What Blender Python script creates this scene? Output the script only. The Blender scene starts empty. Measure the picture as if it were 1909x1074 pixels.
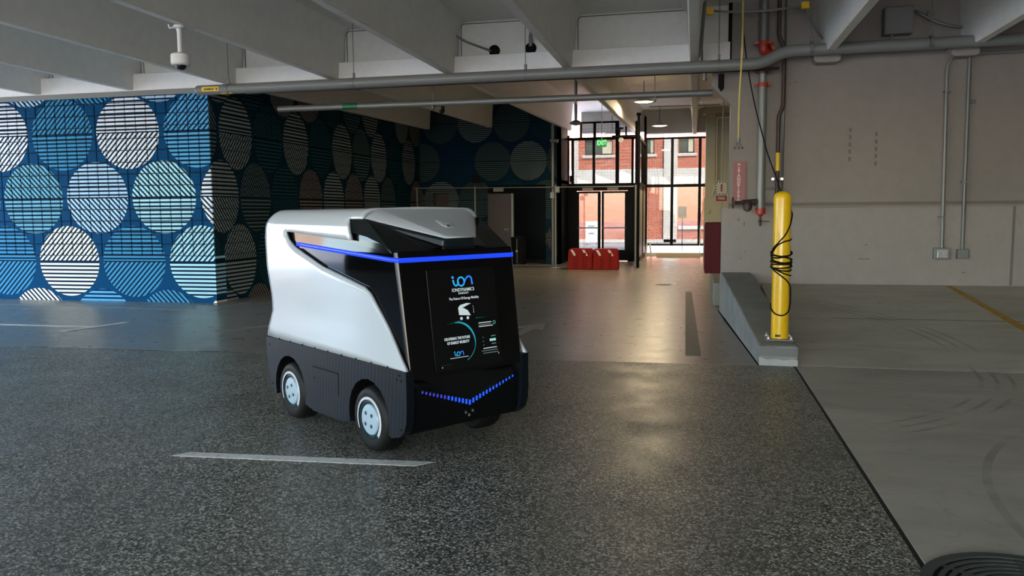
import bpy, bmesh, math, random
from mathutils import Vector, Matrix
random.seed(7)
S = bpy.context.scene
COL = S.collection
PI = math.pi

# ------------------------------------------------------------------ camera
cam_d = bpy.data.cameras.new('camera'); cam = bpy.data.objects.new('camera', cam_d); COL.objects.link(cam)
cam_d.sensor_width = 36.0; cam_d.lens = 1480.0 * 36.0 / 1909.0; cam_d.clip_end = 300; cam_d.clip_start = 0.05
def camera_axes():
    vy = Vector((1295-954.5, 392-537.0, 1480.0)).normalized()          # right, down, forward
    p2 = Vector((1295-5000-954.5, 392+42.5-537.0, 1480.0))
    up = p2.cross(Vector((1295-954.5, 392-537.0, 1480.0))).normalized()
    if up.y > 0: up = -up
    right = vy.cross(up)
    if right.x < 0: right = -right
    return right, vy, up
_r, _f, _u = camera_axes()
# world = rows dot camera vector; blender camera axes: X right, Y up(-down), Z back
M = Matrix(((_r.x, -_r.y, -_r.z, 0), (_f.x, -_f.y, -_f.z, 0), (_u.x, -_u.y, -_u.z, 1.5), (0, 0, 0, 1)))
cam.matrix_world = M
S.camera = cam

# ------------------------------------------------------------------ world, sun, exposure
w = bpy.data.worlds.new('sky'); S.world = w; w.use_nodes = True
nt = w.node_tree; nt.nodes.clear()
out = nt.nodes.new('ShaderNodeOutputWorld'); bg = nt.nodes.new('ShaderNodeBackground'); sk = nt.nodes.new('ShaderNodeTexSky')
sk.sky_type = 'NISHITA'; sk.sun_disc = False; sk.sun_elevation = math.radians(44); sk.sun_rotation = math.radians(150)
sk.air_density = 1.0; sk.dust_density = 1.2; sk.ozone_density = 1.0
nt.links.new(sk.outputs[0], bg.inputs[0]); bg.inputs[1].default_value = 0.55
nt.links.new(bg.outputs[0], out.inputs[0])
sun_d = bpy.data.lights.new('sun', 'SUN'); sun = bpy.data.objects.new('sun', sun_d); COL.objects.link(sun)
sun_d.energy = 5.0; sun_d.angle = math.radians(0.6); sun_d.color = (1.0, 0.97, 0.93)
sun.rotation_euler = Vector((0.30, -0.74, 0.56)).to_track_quat('Z', 'Y').to_euler()
S.view_settings.view_transform = 'Standard'; S.view_settings.look = 'None'
S.view_settings.gamma = 1.0; S.view_settings.use_curve_mapping = False
S.view_settings.exposure = 1.9
def portal(loc, rot, sx, sy):
    d = bpy.data.lights.new('portal', 'AREA'); d.shape = 'RECTANGLE'; d.size = sx; d.size_y = sy
    d.cycles.is_portal = True
    o = bpy.data.objects.new('portal', d); COL.objects.link(o); o.location = loc; o.rotation_euler = rot
portal((-16.1, 0.0, 2.2), (0, -PI/2, 0), 4.4, 24)      # open left side of the garage
portal((-7.0, -12.1, 2.2), (PI/2, 0, 0), 18, 4.4)      # open back of the garage
portal((-0.5, 27.3, 2.2), (-PI/2, 0, 0), 6, 4.4)       # shopfront glazing

# ------------------------------------------------------------------ material helpers
def mat(name, col=(.8, .8, .8), rough=.5, metal=0.0, spec=.5, coat=0.0, emit=None, estr=1.0):
    m = bpy.data.materials.new(name); m.use_nodes = True
    b = m.node_tree.nodes['Principled BSDF']
    b.inputs['Base Color'].default_value = (*col, 1); b.inputs['Roughness'].default_value = rough
    b.inputs['Metallic'].default_value = metal; b.inputs['Specular IOR Level'].default_value = spec
    b.inputs['Coat Weight'].default_value = coat; b.inputs['Coat Roughness'].default_value = .03
    if emit: b.inputs['Emission Color'].default_value = (*emit, 1); b.inputs['Emission Strength'].default_value = estr
    return m
class NT:
    """small helper around a material's node tree"""
    def __init__(s, m):
        s.m = m; s.t = m.node_tree; s.b = s.t.nodes['Principled BSDF']
    def n(s, typ, **kw):
        x = s.t.nodes.new(typ)
        for k, v in kw.items(): setattr(x, k, v)
        return x
    def l(s, a, b): s.t.links.new(a, b)
    def val(s, x, sock):
        if hasattr(x, 'links') or hasattr(x, 'is_linked'): s.l(x, sock)
        else: sock.default_value = x
    def math(s, op, a, b=0.0, c=None):
        x = s.n('ShaderNodeMath', operation=op); s.val(a, x.inputs[0]); s.val(b, x.inputs[1])
        if c is not None: s.val(c, x.inputs[2])
        return x.outputs[0]
    def mix(s, f, a, b):
        x = s.n('ShaderNodeMix', data_type='RGBA'); s.val(f, x.inputs[0])
        s.val(a if hasattr(a, 'is_linked') else (*a, 1), x.inputs[6]); s.val(b if hasattr(b, 'is_linked') else (*b, 1), x.inputs[7])
        return x.outputs[2]
    def pos(s):
        g = s.n('ShaderNodeNewGeometry'); x = s.n('ShaderNodeSeparateXYZ'); s.l(g.outputs['Position'], x.inputs[0]); return g.outputs['Position'], x
    def noise(s, vec, scale, detail=4, rough=.5, dist=0.0):
        x = s.n('ShaderNodeTexNoise'); s.l(vec, x.inputs['Vector']); x.inputs['Scale'].default_value = scale
        x.inputs['Detail'].default_value = detail; x.inputs['Roughness'].default_value = rough; x.inputs['Distortion'].default_value = dist
        return x.outputs['Fac']
    def ramp(s, f, stops, interp='LINEAR'):
        x = s.n('ShaderNodeValToRGB'); s.l(f, x.inputs[0]); e = x.color_ramp.elements; x.color_ramp.interpolation = interp
        while len(e) < len(stops): e.new(1.0)
        for i, (p, c) in enumerate(stops):
            e[i].position = p; e[i].color = (*c, 1) if len(c) == 3 else c
        return x.outputs[0]
    def bump(s, h, strength=.2, dist=.01):
        x = s.n('ShaderNodeBump'); x.inputs['Strength'].default_value = strength; x.inputs['Distance'].default_value = dist
        s.l(h, x.inputs['Height']); s.l(x.outputs[0], s.b.inputs['Normal'])
    def scaled(s, vec, sc):
        x = s.n('ShaderNodeMapping'); s.l(vec, x.inputs[0]); x.inputs['Scale'].default_value = sc; return x.outputs[0]

def concrete(name, c1, c2, rough=.7, scale=1.0, bump=.15, stain=None, spec=.4, streak=(1, 1, 1), rvar=0.0, clean=False):
    m = mat(name, c1, rough, spec=spec); n = NT(m); p, x = n.pos(); q = n.scaled(p, streak)
    a = n.noise(q, 1.3*scale, 6, .6, .4); b = n.noise(q, 14*scale, 4, .6)
    c = n.mix(n.ramp(a, [(.3, (0, 0, 0)), (.7, (1, 1, 1))]), c1, c2)
    c = n.mix(n.math('MULTIPLY', n.ramp(b, [(.35, (0, 0, 0)), (.75, (1, 1, 1))]), .35), c, tuple(v*.8 for v in c1))
    if stain:
        s1 = n.noise(p, 3.1, 5, .65, 1.2)
        c = n.mix(n.ramp(s1, [(.60, (0, 0, 0)), (.72, (.6, .6, .6))]), c, stain)
    n.l(c, n.b.inputs['Base Color'])
    if rvar: n.l(n.ramp(a, [(.3, (rough-rvar,)*3), (.7, (rough+rvar,)*3)]), n.b.inputs['Roughness'])
    h = n.noise(q, 40*scale, 3, .6); n.bump(h, bump, .01)
    return m

# ------------------------------------------------------------------ materials
M_paint = concrete('painted_concrete', (.77, .75, .69), (.82, .80, .74), .65, .5, .05)
M_spandrel = concrete('girder_paint', (.84, .82, .77), (.88, .86, .81), .6, .6, .05)
M_wallR = concrete('right_wall_paint', (.25, .215, .19), (.285, .246, .216), .6, .5, .08, stain=(.25, .22, .195))
M_wallR2 = concrete('knee_wall_paint', (.305, .268, .243), (.34, .30, .272), .6, .6, .08, stain=(.28, .25, .23))
M_curb = concrete('raw_concrete', (.24, .245, .24), (.36, .365, .36), .8, 2.2, .5, stain=(.15, .15, .14))
M_curbtop = concrete('curb_top_concrete', (.22, .215, .19), (.30, .29, .26), .8, 2, .4)
M_patch = concrete('mortar_patch', (.52, .53, .52), (.38, .39, .38), .8, 5, .8)
M_dark = mat('black_frame', (.004, .004, .005), .5, spec=.08)
M_black = mat('black_rubber', (.004, .004, .004), .6, spec=.15)
M_olive = concrete('olive_paint', (.36, .35, .26), (.42, .41, .30), .6, 1, .05)
M_pipe = mat('grey_pipe_paint', (.19, .195, .185), .40)
M_galv = mat('galvanised_steel', (.22, .225, .21), .45, .4)
M_galvd = mat('galvanised_dark', (.20, .205, .195), .5, .5)
M_brown = mat('rust_primer_pipe', (.055, .028, .02), .5)
M_red = mat('red_fitting', (.38, .035, .015), .4)
M_cab = mat('maroon_cabinet', (.075, .003, .007), .5, spec=.12)
M_yellow = mat('yellow_paint', (.85, .50, .004), .32, coat=.25)
M_yellowlab = mat('yellow_label', (.80, .52, .03), .5)
M_green = mat('green_label', (.01, .12, .05), .4)
M_white = mat('white_plastic', (.74, .74, .72), .4)
M_rope = mat('yellow_rope', (.62, .50, .16), .7)
M_orange = mat('orange_plastic', (.26, .010, .004), .6, spec=.12)
M_stripew = mat('reflective_stripe', (.72, .60, .50), .5)
M_sign = mat('faded_red_sign', (.30, .09, .09), .5)
M_cream = mat('cream_sign', (.62, .54, .38), .5)
M_cast = mat('cast_iron', (.075, .078, .070), .6, .1, spec=.3)
M_pit = mat('drain_pit', (.004, .004, .004), .9)
M_steel = mat('brown_steel_door', (.045, .028, .026), .45, spec=.3)
M_navy = mat('navy_paint', (.002, .008, .014), .6, spec=.1)
M_wire = mat('fence_wire', (.018, .019, .019), .6, .2)
M_bolt = mat('bolt_steel', (.5, .5, .5), .35, .9)
M_lampshade = mat('lamp_shade_enamel', (.25, .24, .21), .4)
M_lampglow = mat('lamp_glow', (1, .95, .8), .5, emit=(1.0, .76, .36), estr=6.0)
M_exit = mat('exit_green', (.005, .10, .02), .4, emit=(.0, .10, .015), estr=.5)
M_exitl = mat('exit_letters', (.3, 1, .4), .4, emit=(.08, .40, .10), estr=1.1)
M_grout = mat('grout', (.006, .010, .014), .9)
M_joint = mat('joint_sealant', (.02, .02, .018), .8)

def glass_mat(name, tint, refl=1.0):
    m = bpy.data.materials.new(name); m.use_nodes = True; t = m.node_tree; t.nodes.clear()
    o = t.nodes.new('ShaderNodeOutputMaterial'); tr = t.nodes.new('ShaderNodeBsdfTransparent'); gl = t.nodes.new('ShaderNodeBsdfGlossy')
    mx = t.nodes.new('ShaderNodeMixShader'); fr = t.nodes.new('ShaderNodeFresnel'); fr.inputs[0].default_value = 1.45
    tr.inputs[0].default_value = (*tint, 1); gl.inputs['Roughness'].default_value = .02
    t.links.new(fr.outputs[0], mx.inputs[0]); t.links.new(tr.outputs[0], mx.inputs[1]); t.links.new(gl.outputs[0], mx.inputs[2]); t.links.new(mx.outputs[0], o.inputs[0])
    return m
M_glass = glass_mat('window_glass', (.36, .36, .35))

# floors
def aggregate():
    m = mat('aggregate_deck', (.1, .1, .1), .42, spec=.36); n = NT(m); p, x = n.pos()
    v = n.n('ShaderNodeTexVoronoi'); n.l(p, v.inputs['Vector']); v.inputs['Scale'].default_value = 115
    sep = n.n('ShaderNodeSeparateColor'); n.l(v.outputs['Color'], sep.inputs[0])
    v2 = n.n('ShaderNodeTexVoronoi'); n.l(p, v2.inputs['Vector']); v2.inputs['Scale'].default_value = 34
    sep2 = n.n('ShaderNodeSeparateColor'); n.l(v2.outputs['Color'], sep2.inputs[0])
    g = n.ramp(sep.outputs[0], [(0, (.010, .010, .008)), (.40, (.045, .046, .038)), (.62, (.19, .186, .148)), (.84, (.50, .48, .385)), (1, (.95, .90, .74))])
    g2 = n.ramp(sep2.outputs[1], [(0, (.05, .05, .045)), (.6, (.14, .14, .125)), (.93, (.26, .255, .225)), (1, (.48, .46, .40))])
    c = n.mix(.30, g, g2)
    big = n.noise(p, .55, 4, .6, .5)
    c = n.mix(n.ramp(big, [(.35, (0, 0, 0)), (.7, (.45, .45, .45))]), c, (.075, .076, .066))
    n.l(c, n.b.inputs['Base Color'])
    r = n.ramp(n.noise(p, 1.7, 4, .6), [(.3, (.32,)*3), (.75, (.50,)*3)]); n.l(r, n.b.inputs['Roughness'])
    n.bump(n.math('ADD', sep.outputs[0], n.math('MULTIPLY', n.noise(p, 220, 2, .5), .5)), .16, .004)
    return m
M_agg = aggregate()
def smooth_floor():
    m = mat('smooth_concrete_floor', (.1, .1, .1), .3, spec=.6); n = NT(m); p, x = n.pos()
    q = n.scaled(p, (.35, 2.4, 1))
    a = n.noise(q, 1.0, 6, .6, .6); b = n.noise(p, 5, 5, .6, .4)
    c = n.mix(n.ramp(a, [(.3, (0, 0, 0)), (.7, (1, 1, 1))]), (.18, .165, .14), (.26, .238, .205))
    c = n.mix(n.ramp(b, [(.55, (0, 0, 0)), (.8, (.5, .5, .5))]), c, (.12, .11, .095))
    n.l(c, n.b.inputs['Base Color'])
    n.l(n.ramp(b, [(.3, (.26,)*3), (.75, (.37,)*3)]), n.b.inputs['Roughness'])
    h = n.math('ADD', n.noise(n.scaled(p, (.8, 3.2, 1)), 2.2, 3, .5, .4), n.math('MULTIPLY', n.noise(p, 30, 3, .5), .12))
    n.bump(h, .06, .02)
    return m
M_smooth = smooth_floor()
def ramp_floor():
    m = mat('ramp_concrete', (.1, .1, .1), .6, spec=.35); n = NT(m); p, x = n.pos()
    a = n.noise(n.scaled(p, (.7, 1.6, 1)), 1.2, 6, .62, .5); b = n.noise(p, 9, 5, .65, .8)
    c = n.mix(n.ramp(a, [(.3, (0, 0, 0)), (.7, (1, 1, 1))]), (.37, .335, .27), (.54, .495, .40))
    c = n.mix(n.ramp(b, [(.58, (0, 0, 0)), (.8, (.6, .6, .6))]), c, (.20, .185, .155))
    # curved tyre tracks, worn into the slab: a few thin rings
    for (cx, cy, r, wd) in ((5.2, 3.6, 2.55, .05), (5.2, 3.6, 2.72, .05), (-.4, 8.3, 2.95, .03), (-.4, 8.3, 3.07, .03), (-.4, 8.3, 3.19, .03), (4.4, 4.0, 2.9, .04), (3.9, 5.2, 1.62, .035), (3.9, 5.2, 1.72, .035)):
        dx = n.math('SUBTRACT', x.outputs[0], cx); dy = n.math('SUBTRACT', x.outputs[1], cy)
        d = n.math('SQRT', n.math('ADD', n.math('MULTIPLY', dx, dx), n.math('MULTIPLY', dy, dy)))
        d = n.math('ABSOLUTE', n.math('SUBTRACT', d, r))
        k = n.math('MULTIPLY', n.math('LESS_THAN', d, wd*.6), n.math('MULTIPLY', n.ramp(n.noise(p, 1.4, 3, .5), [(.42, (0, 0, 0)), (.6, (1, 1, 1))]), .38))
        c = n.mix(k, c, (.12, .11, .095))
    n.l(c, n.b.inputs['Base Color']); n.bump(n.noise(p, 60, 4, .6), .15, .005)
    return m
M_ramp = ramp_floor()
def line_paint(name, col, wear=.5):
    m = mat(name, col, .6); n = NT(m); p, x = n.pos()
    c = n.mix(n.ramp(n.noise(p, 22, 5, .7), [(wear, (0, 0, 0)), (wear+.2, (.8, .8, .8))]), col, tuple(v*.45 for v in col))
    n.l(c, n.b.inputs['Base Color']); return m
M_line = line_paint('worn_white_paint', (.66, .66, .62)); M_linef = line_paint('faded_tan_paint', (.27, .25, .20), .42)
M_liney = line_paint('worn_yellow_paint', (.50, .28, .03), .45)

# mural
PAL = {'W': (.80, .84, .90), 'R': (.82, .82, .72), 'L': (.45, .66, .86), 'C': (.42, .74, .84), 'T': (.16, .42, .55), 'B': (.05, .27, .50), 'S': (.10, .40, .72),
       'G': (.30, .36, .35), 'g': (.10, .17, .17), 'k': (.012, .085, .11), 'P': (.26, .22, .21), 'n': (.005, .07, .17)}
def mural(name, axis, u_odd, u_even, du, z_odd, dz, ru, rz, table, bgc, per=.068, ncol=6):
    """circles on a brick lattice; row r of table: list of (colour key, top type, bottom type); types h / \\ """
    m = mat(name, bgc, .7, spec=.06); n = NT(m); p, sx = n.pos(); U = sx.outputs[axis]; Z = sx.outputs[2]
    TY = {'h': 0.0, '/': .5, '\\': 1.0}; cols = []; typ = []
    N = len(table)*ncol
    for r in range(len(table)):
        for c in range(ncol):
            k, t, b = table[r][c % len(table[r])]
            cols.append(((r*ncol+c)/N, PAL[k])); typ.append(((r*ncol+c)/N, (TY[t], TY[b], 0)))
    def lattice(u0, z0, row0):
        a = n.math('DIVIDE', n.math('SUBTRACT', U, u0), du); ci = n.math('ROUND', a)
        b = n.math('DIVIDE', n.math('SUBTRACT', Z, z0), 2*dz); ri = n.math('ROUND', b)
        lu = n.math('MULTIPLY', n.math('SUBTRACT', a, ci), du); lz = n.math('MULTIPLY', n.math('SUBTRACT', b, ri), 2*dz)
        eu = n.math('DIVIDE', lu, ru); ez = n.math('DIVIDE', lz, rz)
        ins = n.math('LESS_THAN', n.math('ADD', n.math('MULTIPLY', eu, eu), n.math('MULTIPLY', ez, ez)), 1.0)
        idx = n.math('ADD', n.math('MULTIPLY', n.math('ADD', n.math('MULTIPLY', ri, 2.0), row0), ncol), n.math('FLOORED_MODULO', ci, ncol) if False else n.math('WRAP', ci, ncol, 0.0))
        return ins, lu, lz, idx
    i1, u1, z1, x1 = lattice(u_odd, z_odd, 1.0); i2, u2, z2, x2 = lattice(u_even, z_odd-dz, 0.0)
    def sel(f, a, b): return n.math('ADD', n.math('MULTIPLY', a, f), n.math('MULTIPLY', b, n.math('SUBTRACT', 1.0, f)))
    inside = n.math('MAXIMUM', i1, i2); lz = sel(i1, z1, z2); idx = sel(i1, x1, x2); lu = sel(i1, u1, u2)
    f = n.math('DIVIDE', n.math('ADD', idx, .5), float(N))
    colr = n.ramp(f, cols, 'CONSTANT'); tr = n.ramp(f, typ, 'CONSTANT'); ts = n.n('ShaderNodeSeparateColor'); n.l(tr, ts.inputs[0])
    top = n.math('GREATER_THAN', lz, 0.0); ty = sel(top, ts.outputs[0], ts.outputs[1])
    sh = n.math('LESS_THAN', ty, .25); sb = n.math('GREATER_THAN', ty, .75)
    sgn = n.math('SUBTRACT', n.math('MULTIPLY', sb, 2.0), 1.0)
    k = du/ru*.5 if False else 1.0
    dg = n.math('MULTIPLY', n.math('ADD', n.math('MULTIPLY', n.math('MULTIPLY', lu, rz/ru), sgn), lz), .7071)
    co = sel(sh, lz, dg)
    st = n.math('LESS_THAN', n.math('FRACT', n.math('DIVIDE', n.math('ADD', co, 10.0), per)), .54)
    gap = n.math('GREATER_THAN', n.math('ABSOLUTE', lz), .012)
    msk = n.math('MULTIPLY', n.math('MULTIPLY', inside, st), gap)
    drk = n.mix(inside, bgc, tuple(v*.35 for v in bgc))
    c = n.mix(msk, drk, colr)
    vn = n.noise(p, 2.0, 3, .5); c = n.mix(n.math('MULTIPLY', vn, .18), c, (.02, .03, .04))
    n.l(c, n.b.inputs['Base Color']); n.bump(n.noise(p, 55, 4, .6), .2, .004)
    return m
TF = [  # rows D,C,B,A,Z ; columns counted from the lattice origin
    [('R','\\','h'), ('S','h','\\'), ('B','\\','h'), ('R','h','\\'), ('T','h','/'), ('B','/','h')],
    [('R','/','h'), ('B','h','/'), ('C','/','h'), ('W','h','/'), ('T','/','h'), ('B','h','/')],
    [('T','\\','h'), ('L','h','\\'), ('C','\\','h'), ('W','h','\\'), ('B','h','/'), ('S','\\','h')],
    [('B','/','h'), ('W','h','/'), ('S','/','h'), ('T','h','/'), ('C','\\','h'), ('W','h','/')],
    [('L','h','\\'), ('B','h','\\'), ('L','\\','h'), ('W','h','\\'), ('S','/','h'), ('B','\\','h')]]
M_muF = mural('mural_front', 0, -10.75, -11.42, 1.318, .70, 1.1, .615, .615, TF, (.0, .050, .145))
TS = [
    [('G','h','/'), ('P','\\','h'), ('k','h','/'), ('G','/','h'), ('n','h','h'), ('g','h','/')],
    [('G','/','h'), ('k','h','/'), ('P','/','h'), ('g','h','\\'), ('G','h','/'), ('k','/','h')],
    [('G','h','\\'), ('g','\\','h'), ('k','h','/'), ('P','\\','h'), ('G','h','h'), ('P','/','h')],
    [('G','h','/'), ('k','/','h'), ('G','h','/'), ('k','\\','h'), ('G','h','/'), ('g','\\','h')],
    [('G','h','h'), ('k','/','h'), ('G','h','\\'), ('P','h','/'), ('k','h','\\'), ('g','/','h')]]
M_muS = mural('mural_side', 1, 12.68, 12.18, 1.085, .70, 1.1, .515, .62, TS, (.002, .030, .050))  # dim stripe and ground colours: the side wall's shade is put into the palette
PAL.update({'T': (.05, .15, .19), 'G': (.14, .17, .165), 'g': (.05, .085, .085), 'k': (.006, .045, .06), 'P': (.15, .12, .115), 'n': (.002, .03, .075), 'R': (.27, .25, .22)})  # darker copies of the stripe colours, with the far wall's shade painted in
TB = [
    [('g','h','/'), ('k','h','\\'), ('G','\\','h'), ('k','h','/'), ('g','h','/'), ('P','/','h')],
    [('g','h','/'), ('k','\\','h'), ('g','h','/'), ('G','h','/'), ('P','\\','h'), ('g','/','h')],
    [('G','h','\\'), ('g','\\','h'), ('k','h','/'), ('g','\\','h'), ('g','h','/'), ('P','\\','h')],
    [('g','\\','h'), ('n','h','\\'), ('g','\\','h'), ('G','h','/'), ('g','/','h'), ('g','/','h')],
    [('g','/','\\'), ('G','h','h'), ('g','h','\\'), ('k','h','\\'), ('g','/','h'), ('k','\\','h')]]
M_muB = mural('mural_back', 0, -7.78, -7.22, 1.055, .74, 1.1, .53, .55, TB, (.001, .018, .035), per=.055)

def brick_mat():
    m = mat('brick_facade', (.4, .15, .1), .8); n = NT(m); p, x = n.pos()
    cb = n.n('ShaderNodeCombineXYZ'); n.l(x.outputs[0], cb.inputs[0]); n.l(x.outputs[2], cb.inputs[1])
    b = n.n('ShaderNodeTexBrick'); n.l(cb.outputs[0], b.inputs['Vector']); b.inputs['Scale'].default_value = 1.0
    b.inputs['Brick Width'].default_value = .215; b.inputs['Row Height'].default_value = .075; b.inputs['Mortar Size'].default_value = .008
    b.inputs['Color1'].default_value = (.46, .10, .055, 1); b.inputs['Color2'].default_value = (.60, .15, .075, 1); b.inputs['Mortar'].default_value = (.50, .34, .25, 1)
    z = n.noise(n.scaled(p, (1.5, 1, 9)), 1.2, 4, .7)
    c = n.mix(n.ramp(z, [(.50, (0, 0, 0)), (.68, (.3, .3, .3))]), b.outputs[0], (.66, .50, .42))
    n.l(c, n.b.inputs['Base Color']); n.bump(b.outputs[1], -.3, .01); return m
M_brick = brick_mat()
M_stone = concrete('pale_stone', (.62, .58, .52), (.70, .66, .60), .8, 1, .1)
M_ground = concrete('pavement_outside', (.52, .52, .52), (.60, .60, .60), .85, .6, .1)
M_peach = concrete('peach_render', (.62, .42, .30), (.66, .47, .34), .85, .6, .1)
M_wing = mat('window_dark', (.08, .09, .07), .1)
M_blind = mat('window_blind', (.62, .58, .42), .6)

# ------------------------------------------------------------------ object helpers
def obj(name, bm, m, parent=None, smooth=False, bevel=0, seg=2, loc=None, rot=None, auto=None):
    me = bpy.data.meshes.new(name); bmesh.ops.recalc_face_normals(bm, faces=bm.faces[:]); bm.to_mesh(me); bm.free()
    if isinstance(m, (list, tuple)):
        for q in m: me.materials.append(q)
    else: me.materials.append(m)
    o = bpy.data.objects.new(name, me); COL.objects.link(o)
    if smooth:
        for f in me.polygons: f.use_smooth = True
    if auto:
        for f in me.polygons: f.use_smooth = True
        me.set_sharp_from_angle(angle=math.radians(auto))
    if bevel:
        b = o.modifiers.new('bevel', 'BEVEL'); b.width = bevel; b.segments = seg; b.limit_method = 'ANGLE'; b.angle_limit = math.radians(35)
    if parent: o.parent = parent
    if loc: o.location = loc
    if rot: o.rotation_euler = rot
    return o
def tag(o, label, cat, group=None):
    o['label'] = label; o['category'] = cat
    if group: o['group'] = group
    return o
def thing(name, loc, label, cat, group=None, rotz=0):
    o = bpy.data.objects.new(name, None); COL.objects.link(o); o.location = loc; o.rotation_euler = (0, 0, rotz); o.empty_display_size = .2
    return tag(o, label, cat, group)
def struct(o, label=None):
    o['kind'] = 'structure'
    if label: o['label'] = label
    return o
def BM(): return bmesh.new()
def box(bm, x0, x1, y0, y1, z0, z1):
    v = [bm.verts.new(c) for c in ((x0,y0,z0),(x1,y0,z0),(x1,y1,z0),(x0,y1,z0),(x0,y0,z1),(x1,y0,z1),(x1,y1,z1),(x0,y1,z1))]
    for f in ((0,3,2,1),(4,5,6,7),(0,1,5,4),(1,2,6,5),(2,3,7,6),(3,0,4,7)): bm.faces.new([v[i] for i in f])
    return bm
def cyl(bm, a, b, r, seg=16, r2=None, caps=True):
    a = Vector(a); b = Vector(b); d = (b-a); L = d.length; q = d.to_track_quat('Z', 'Y'); r2 = r if r2 is None else r2
    A = []; B = []
    for i in range(seg):
        t = 2*PI*i/seg; c = Vector((math.cos(t), math.sin(t), 0))
        A.append(bm.verts.new(a+q@(c*r))); B.append(bm.verts.new(b+q@(c*r2)))
    for i in range(seg):
        j = (i+1) % seg; bm.faces.new((A[i], A[j], B[j], B[i]))
    if caps: bm.faces.new(A[::-1]); bm.faces.new(B)
    return bm
def lathe(bm, prof, seg=24, M4=None, close=False):
    """prof: list of (r, h) around local Z; M4 moves it"""
    M4 = M4 or Matrix(); rings = []
    for r, h in prof:
        if r < 1e-6: rings.append([bm.verts.new(M4@Vector((0, 0, h)))])
        else: rings.append([bm.verts.new(M4@Vector((r*math.cos(2*PI*i/seg), r*math.sin(2*PI*i/seg), h))) for i in range(seg)])
    for a, b in zip(rings, rings[1:]):
        for i in range(seg):
            j = (i+1) % seg
            if len(a) == 1 and len(b) == 1: continue
            if len(a) == 1: bm.faces.new((a[0], b[i], b[j]))
            elif len(b) == 1: bm.faces.new((a[i], a[j], b[0]))
            else: bm.faces.new((a[i], a[j], b[j], b[i]))
    return bm
def prism(bm, pts, y0, y1, axis='y'):
    """extrude a 2D polygon. axis y: pts are (x,z); axis x: pts (y,z); axis z: pts (x,y)"""
    def P(a, b, c): return {'y': (a, c, b), 'x': (c, a, b), 'z': (a, b, c)}[axis]
    A = [bm.verts.new(P(a, b, y0)) for a, b in pts]; B = [bm.verts.new(P(a, b, y1)) for a, b in pts]
    n = len(pts)
    bm.faces.new(A); bm.faces.new(B[::-1])
    for i in range(n): bm.faces.new((A[i], B[i], B[(i+1) % n], A[(i+1) % n]))
    return bm
def fillet(pts, r, k=6):
    out = [Vector(pts[0])]
    for i in range(1, len(pts)-1):
        p0, p, p1 = Vector(pts[i-1]), Vector(pts[i]), Vector(pts[i+1])
        a = (p0-p); b = (p1-p); rr = min(r, a.length*.45, b.length*.45)
        s = p+a.normalized()*rr; e = p+b.normalized()*rr
        for j in range(k+1):
            t = j/k; out.append(s*(1-t)**2+p*2*t*(1-t)+e*t*t)
    out.append(Vector(pts[-1])); return out
def tube(bm, pts, r, seg=12, fr=0, smoothk=6):
    P = fillet(pts, fr, smoothk) if fr else [Vector(p) for p in pts]
    rings = []; up = None
    for i, p in enumerate(P):
        d = (P[min(i+1, len(P)-1)]-P[max(i-1, 0)]).normalized()
        if up is None: up = Vector((0, 0, 1)) if abs(d.z) < .9 else Vector((1, 0, 0))
        x = up.cross(d)
        if x.length < 1e-4: x = Vector((0, 1, 0)).cross(d)
        x.normalize(); y = d.cross(x).normalized(); up = y
        rings.append([bm.verts.new(p+(x*math.cos(2*PI*k/seg)+y*math.sin(2*PI*k/seg))*r) for k in range(seg)])
    for a, b in zip(rings, rings[1:]):
        for k in range(seg):
            j = (k+1) % seg; bm.faces.new((a[k], a[j], b[j], b[k]))
    bm.faces.new(rings[0][::-1]); bm.faces.new(rings[-1]); return bm
def text(name, s, size, m, parent=None, loc=(0,0,0), rot=(0,0,0), align='CENTER', ext=.001, sx=1.0, bold=0, spacing=1.0):
    c = bpy.data.curves.new(name, 'FONT'); c.body = s; c.size = size; c.align_x = align; c.align_y = 'CENTER'; c.extrude = ext; c.offset = bold; c.space_character = spacing; c.resolution_u = 3
    t = bpy.data.objects.new(name, c); COL.objects.link(t); dg = bpy.context.evaluated_depsgraph_get()
    me = bpy.data.meshes.new_from_object(t.evaluated_get(dg)); COL.objects.unlink(t); bpy.data.objects.remove(t)
    me.materials.clear(); me.materials.append(m)
    o = bpy.data.objects.new(name, me); COL.objects.link(o); o.location = loc; o.rotation_euler = rot; o.scale = (sx, 1, 1)
    if parent: o.parent = parent
    return o
def wp(o, parent, loc):
    """object modelled in world coordinates -> child of an empty standing at loc (no rotation)"""
    o.parent = parent; o.location = Vector(o.location)-Vector(loc); return o

# ================================================================== THE SETTING
YG = 11.9            # plane of the girder, mural front and right wall
# ---- floors (10 mm joints between slabs, a sealed base below them)
def slab(name, x0, x1, y0, y1, m, label, z1=0.0, z0=-.12):
    return struct(obj(name, box(BM(), x0, x1, y0, y1, z0, z1), m), label)
floor = struct(obj('floor', prism(BM(), [(-16.2, -12), (.945, -12), (.945, 7.918), (.622, 7.896), (-8.0, 7.55), (-16.2, 7.22)], -.12, 0.0, 'z'), M_agg), 'dark speckled aggregate deck in the foreground under the vehicle')
bm = BM(); prism(bm, [(-16.2, 7.228), (-8.0, 7.558), (.618, 7.904), (.36, 12.0), (.36, 12.3), (3.0, 12.3), (3.0, 27.3), (-16.2, 27.3)], -.12, 0.0, 'z')
floor_s = struct(obj('floor', bm, M_smooth), 'smooth brownish polished concrete aisle leading to the glazed shopfront')
slab('floor', .972, 9.0, -12, 7.965, M_ramp, 'pale concrete apron to the right of the dark deck')
bm = BM(); prism(bm, [(7.98, 0.0), (11.93, .44), (12.3, .44), (12.3, -.12), (7.98, -.12)], .95, 9.0, 'x')
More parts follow.
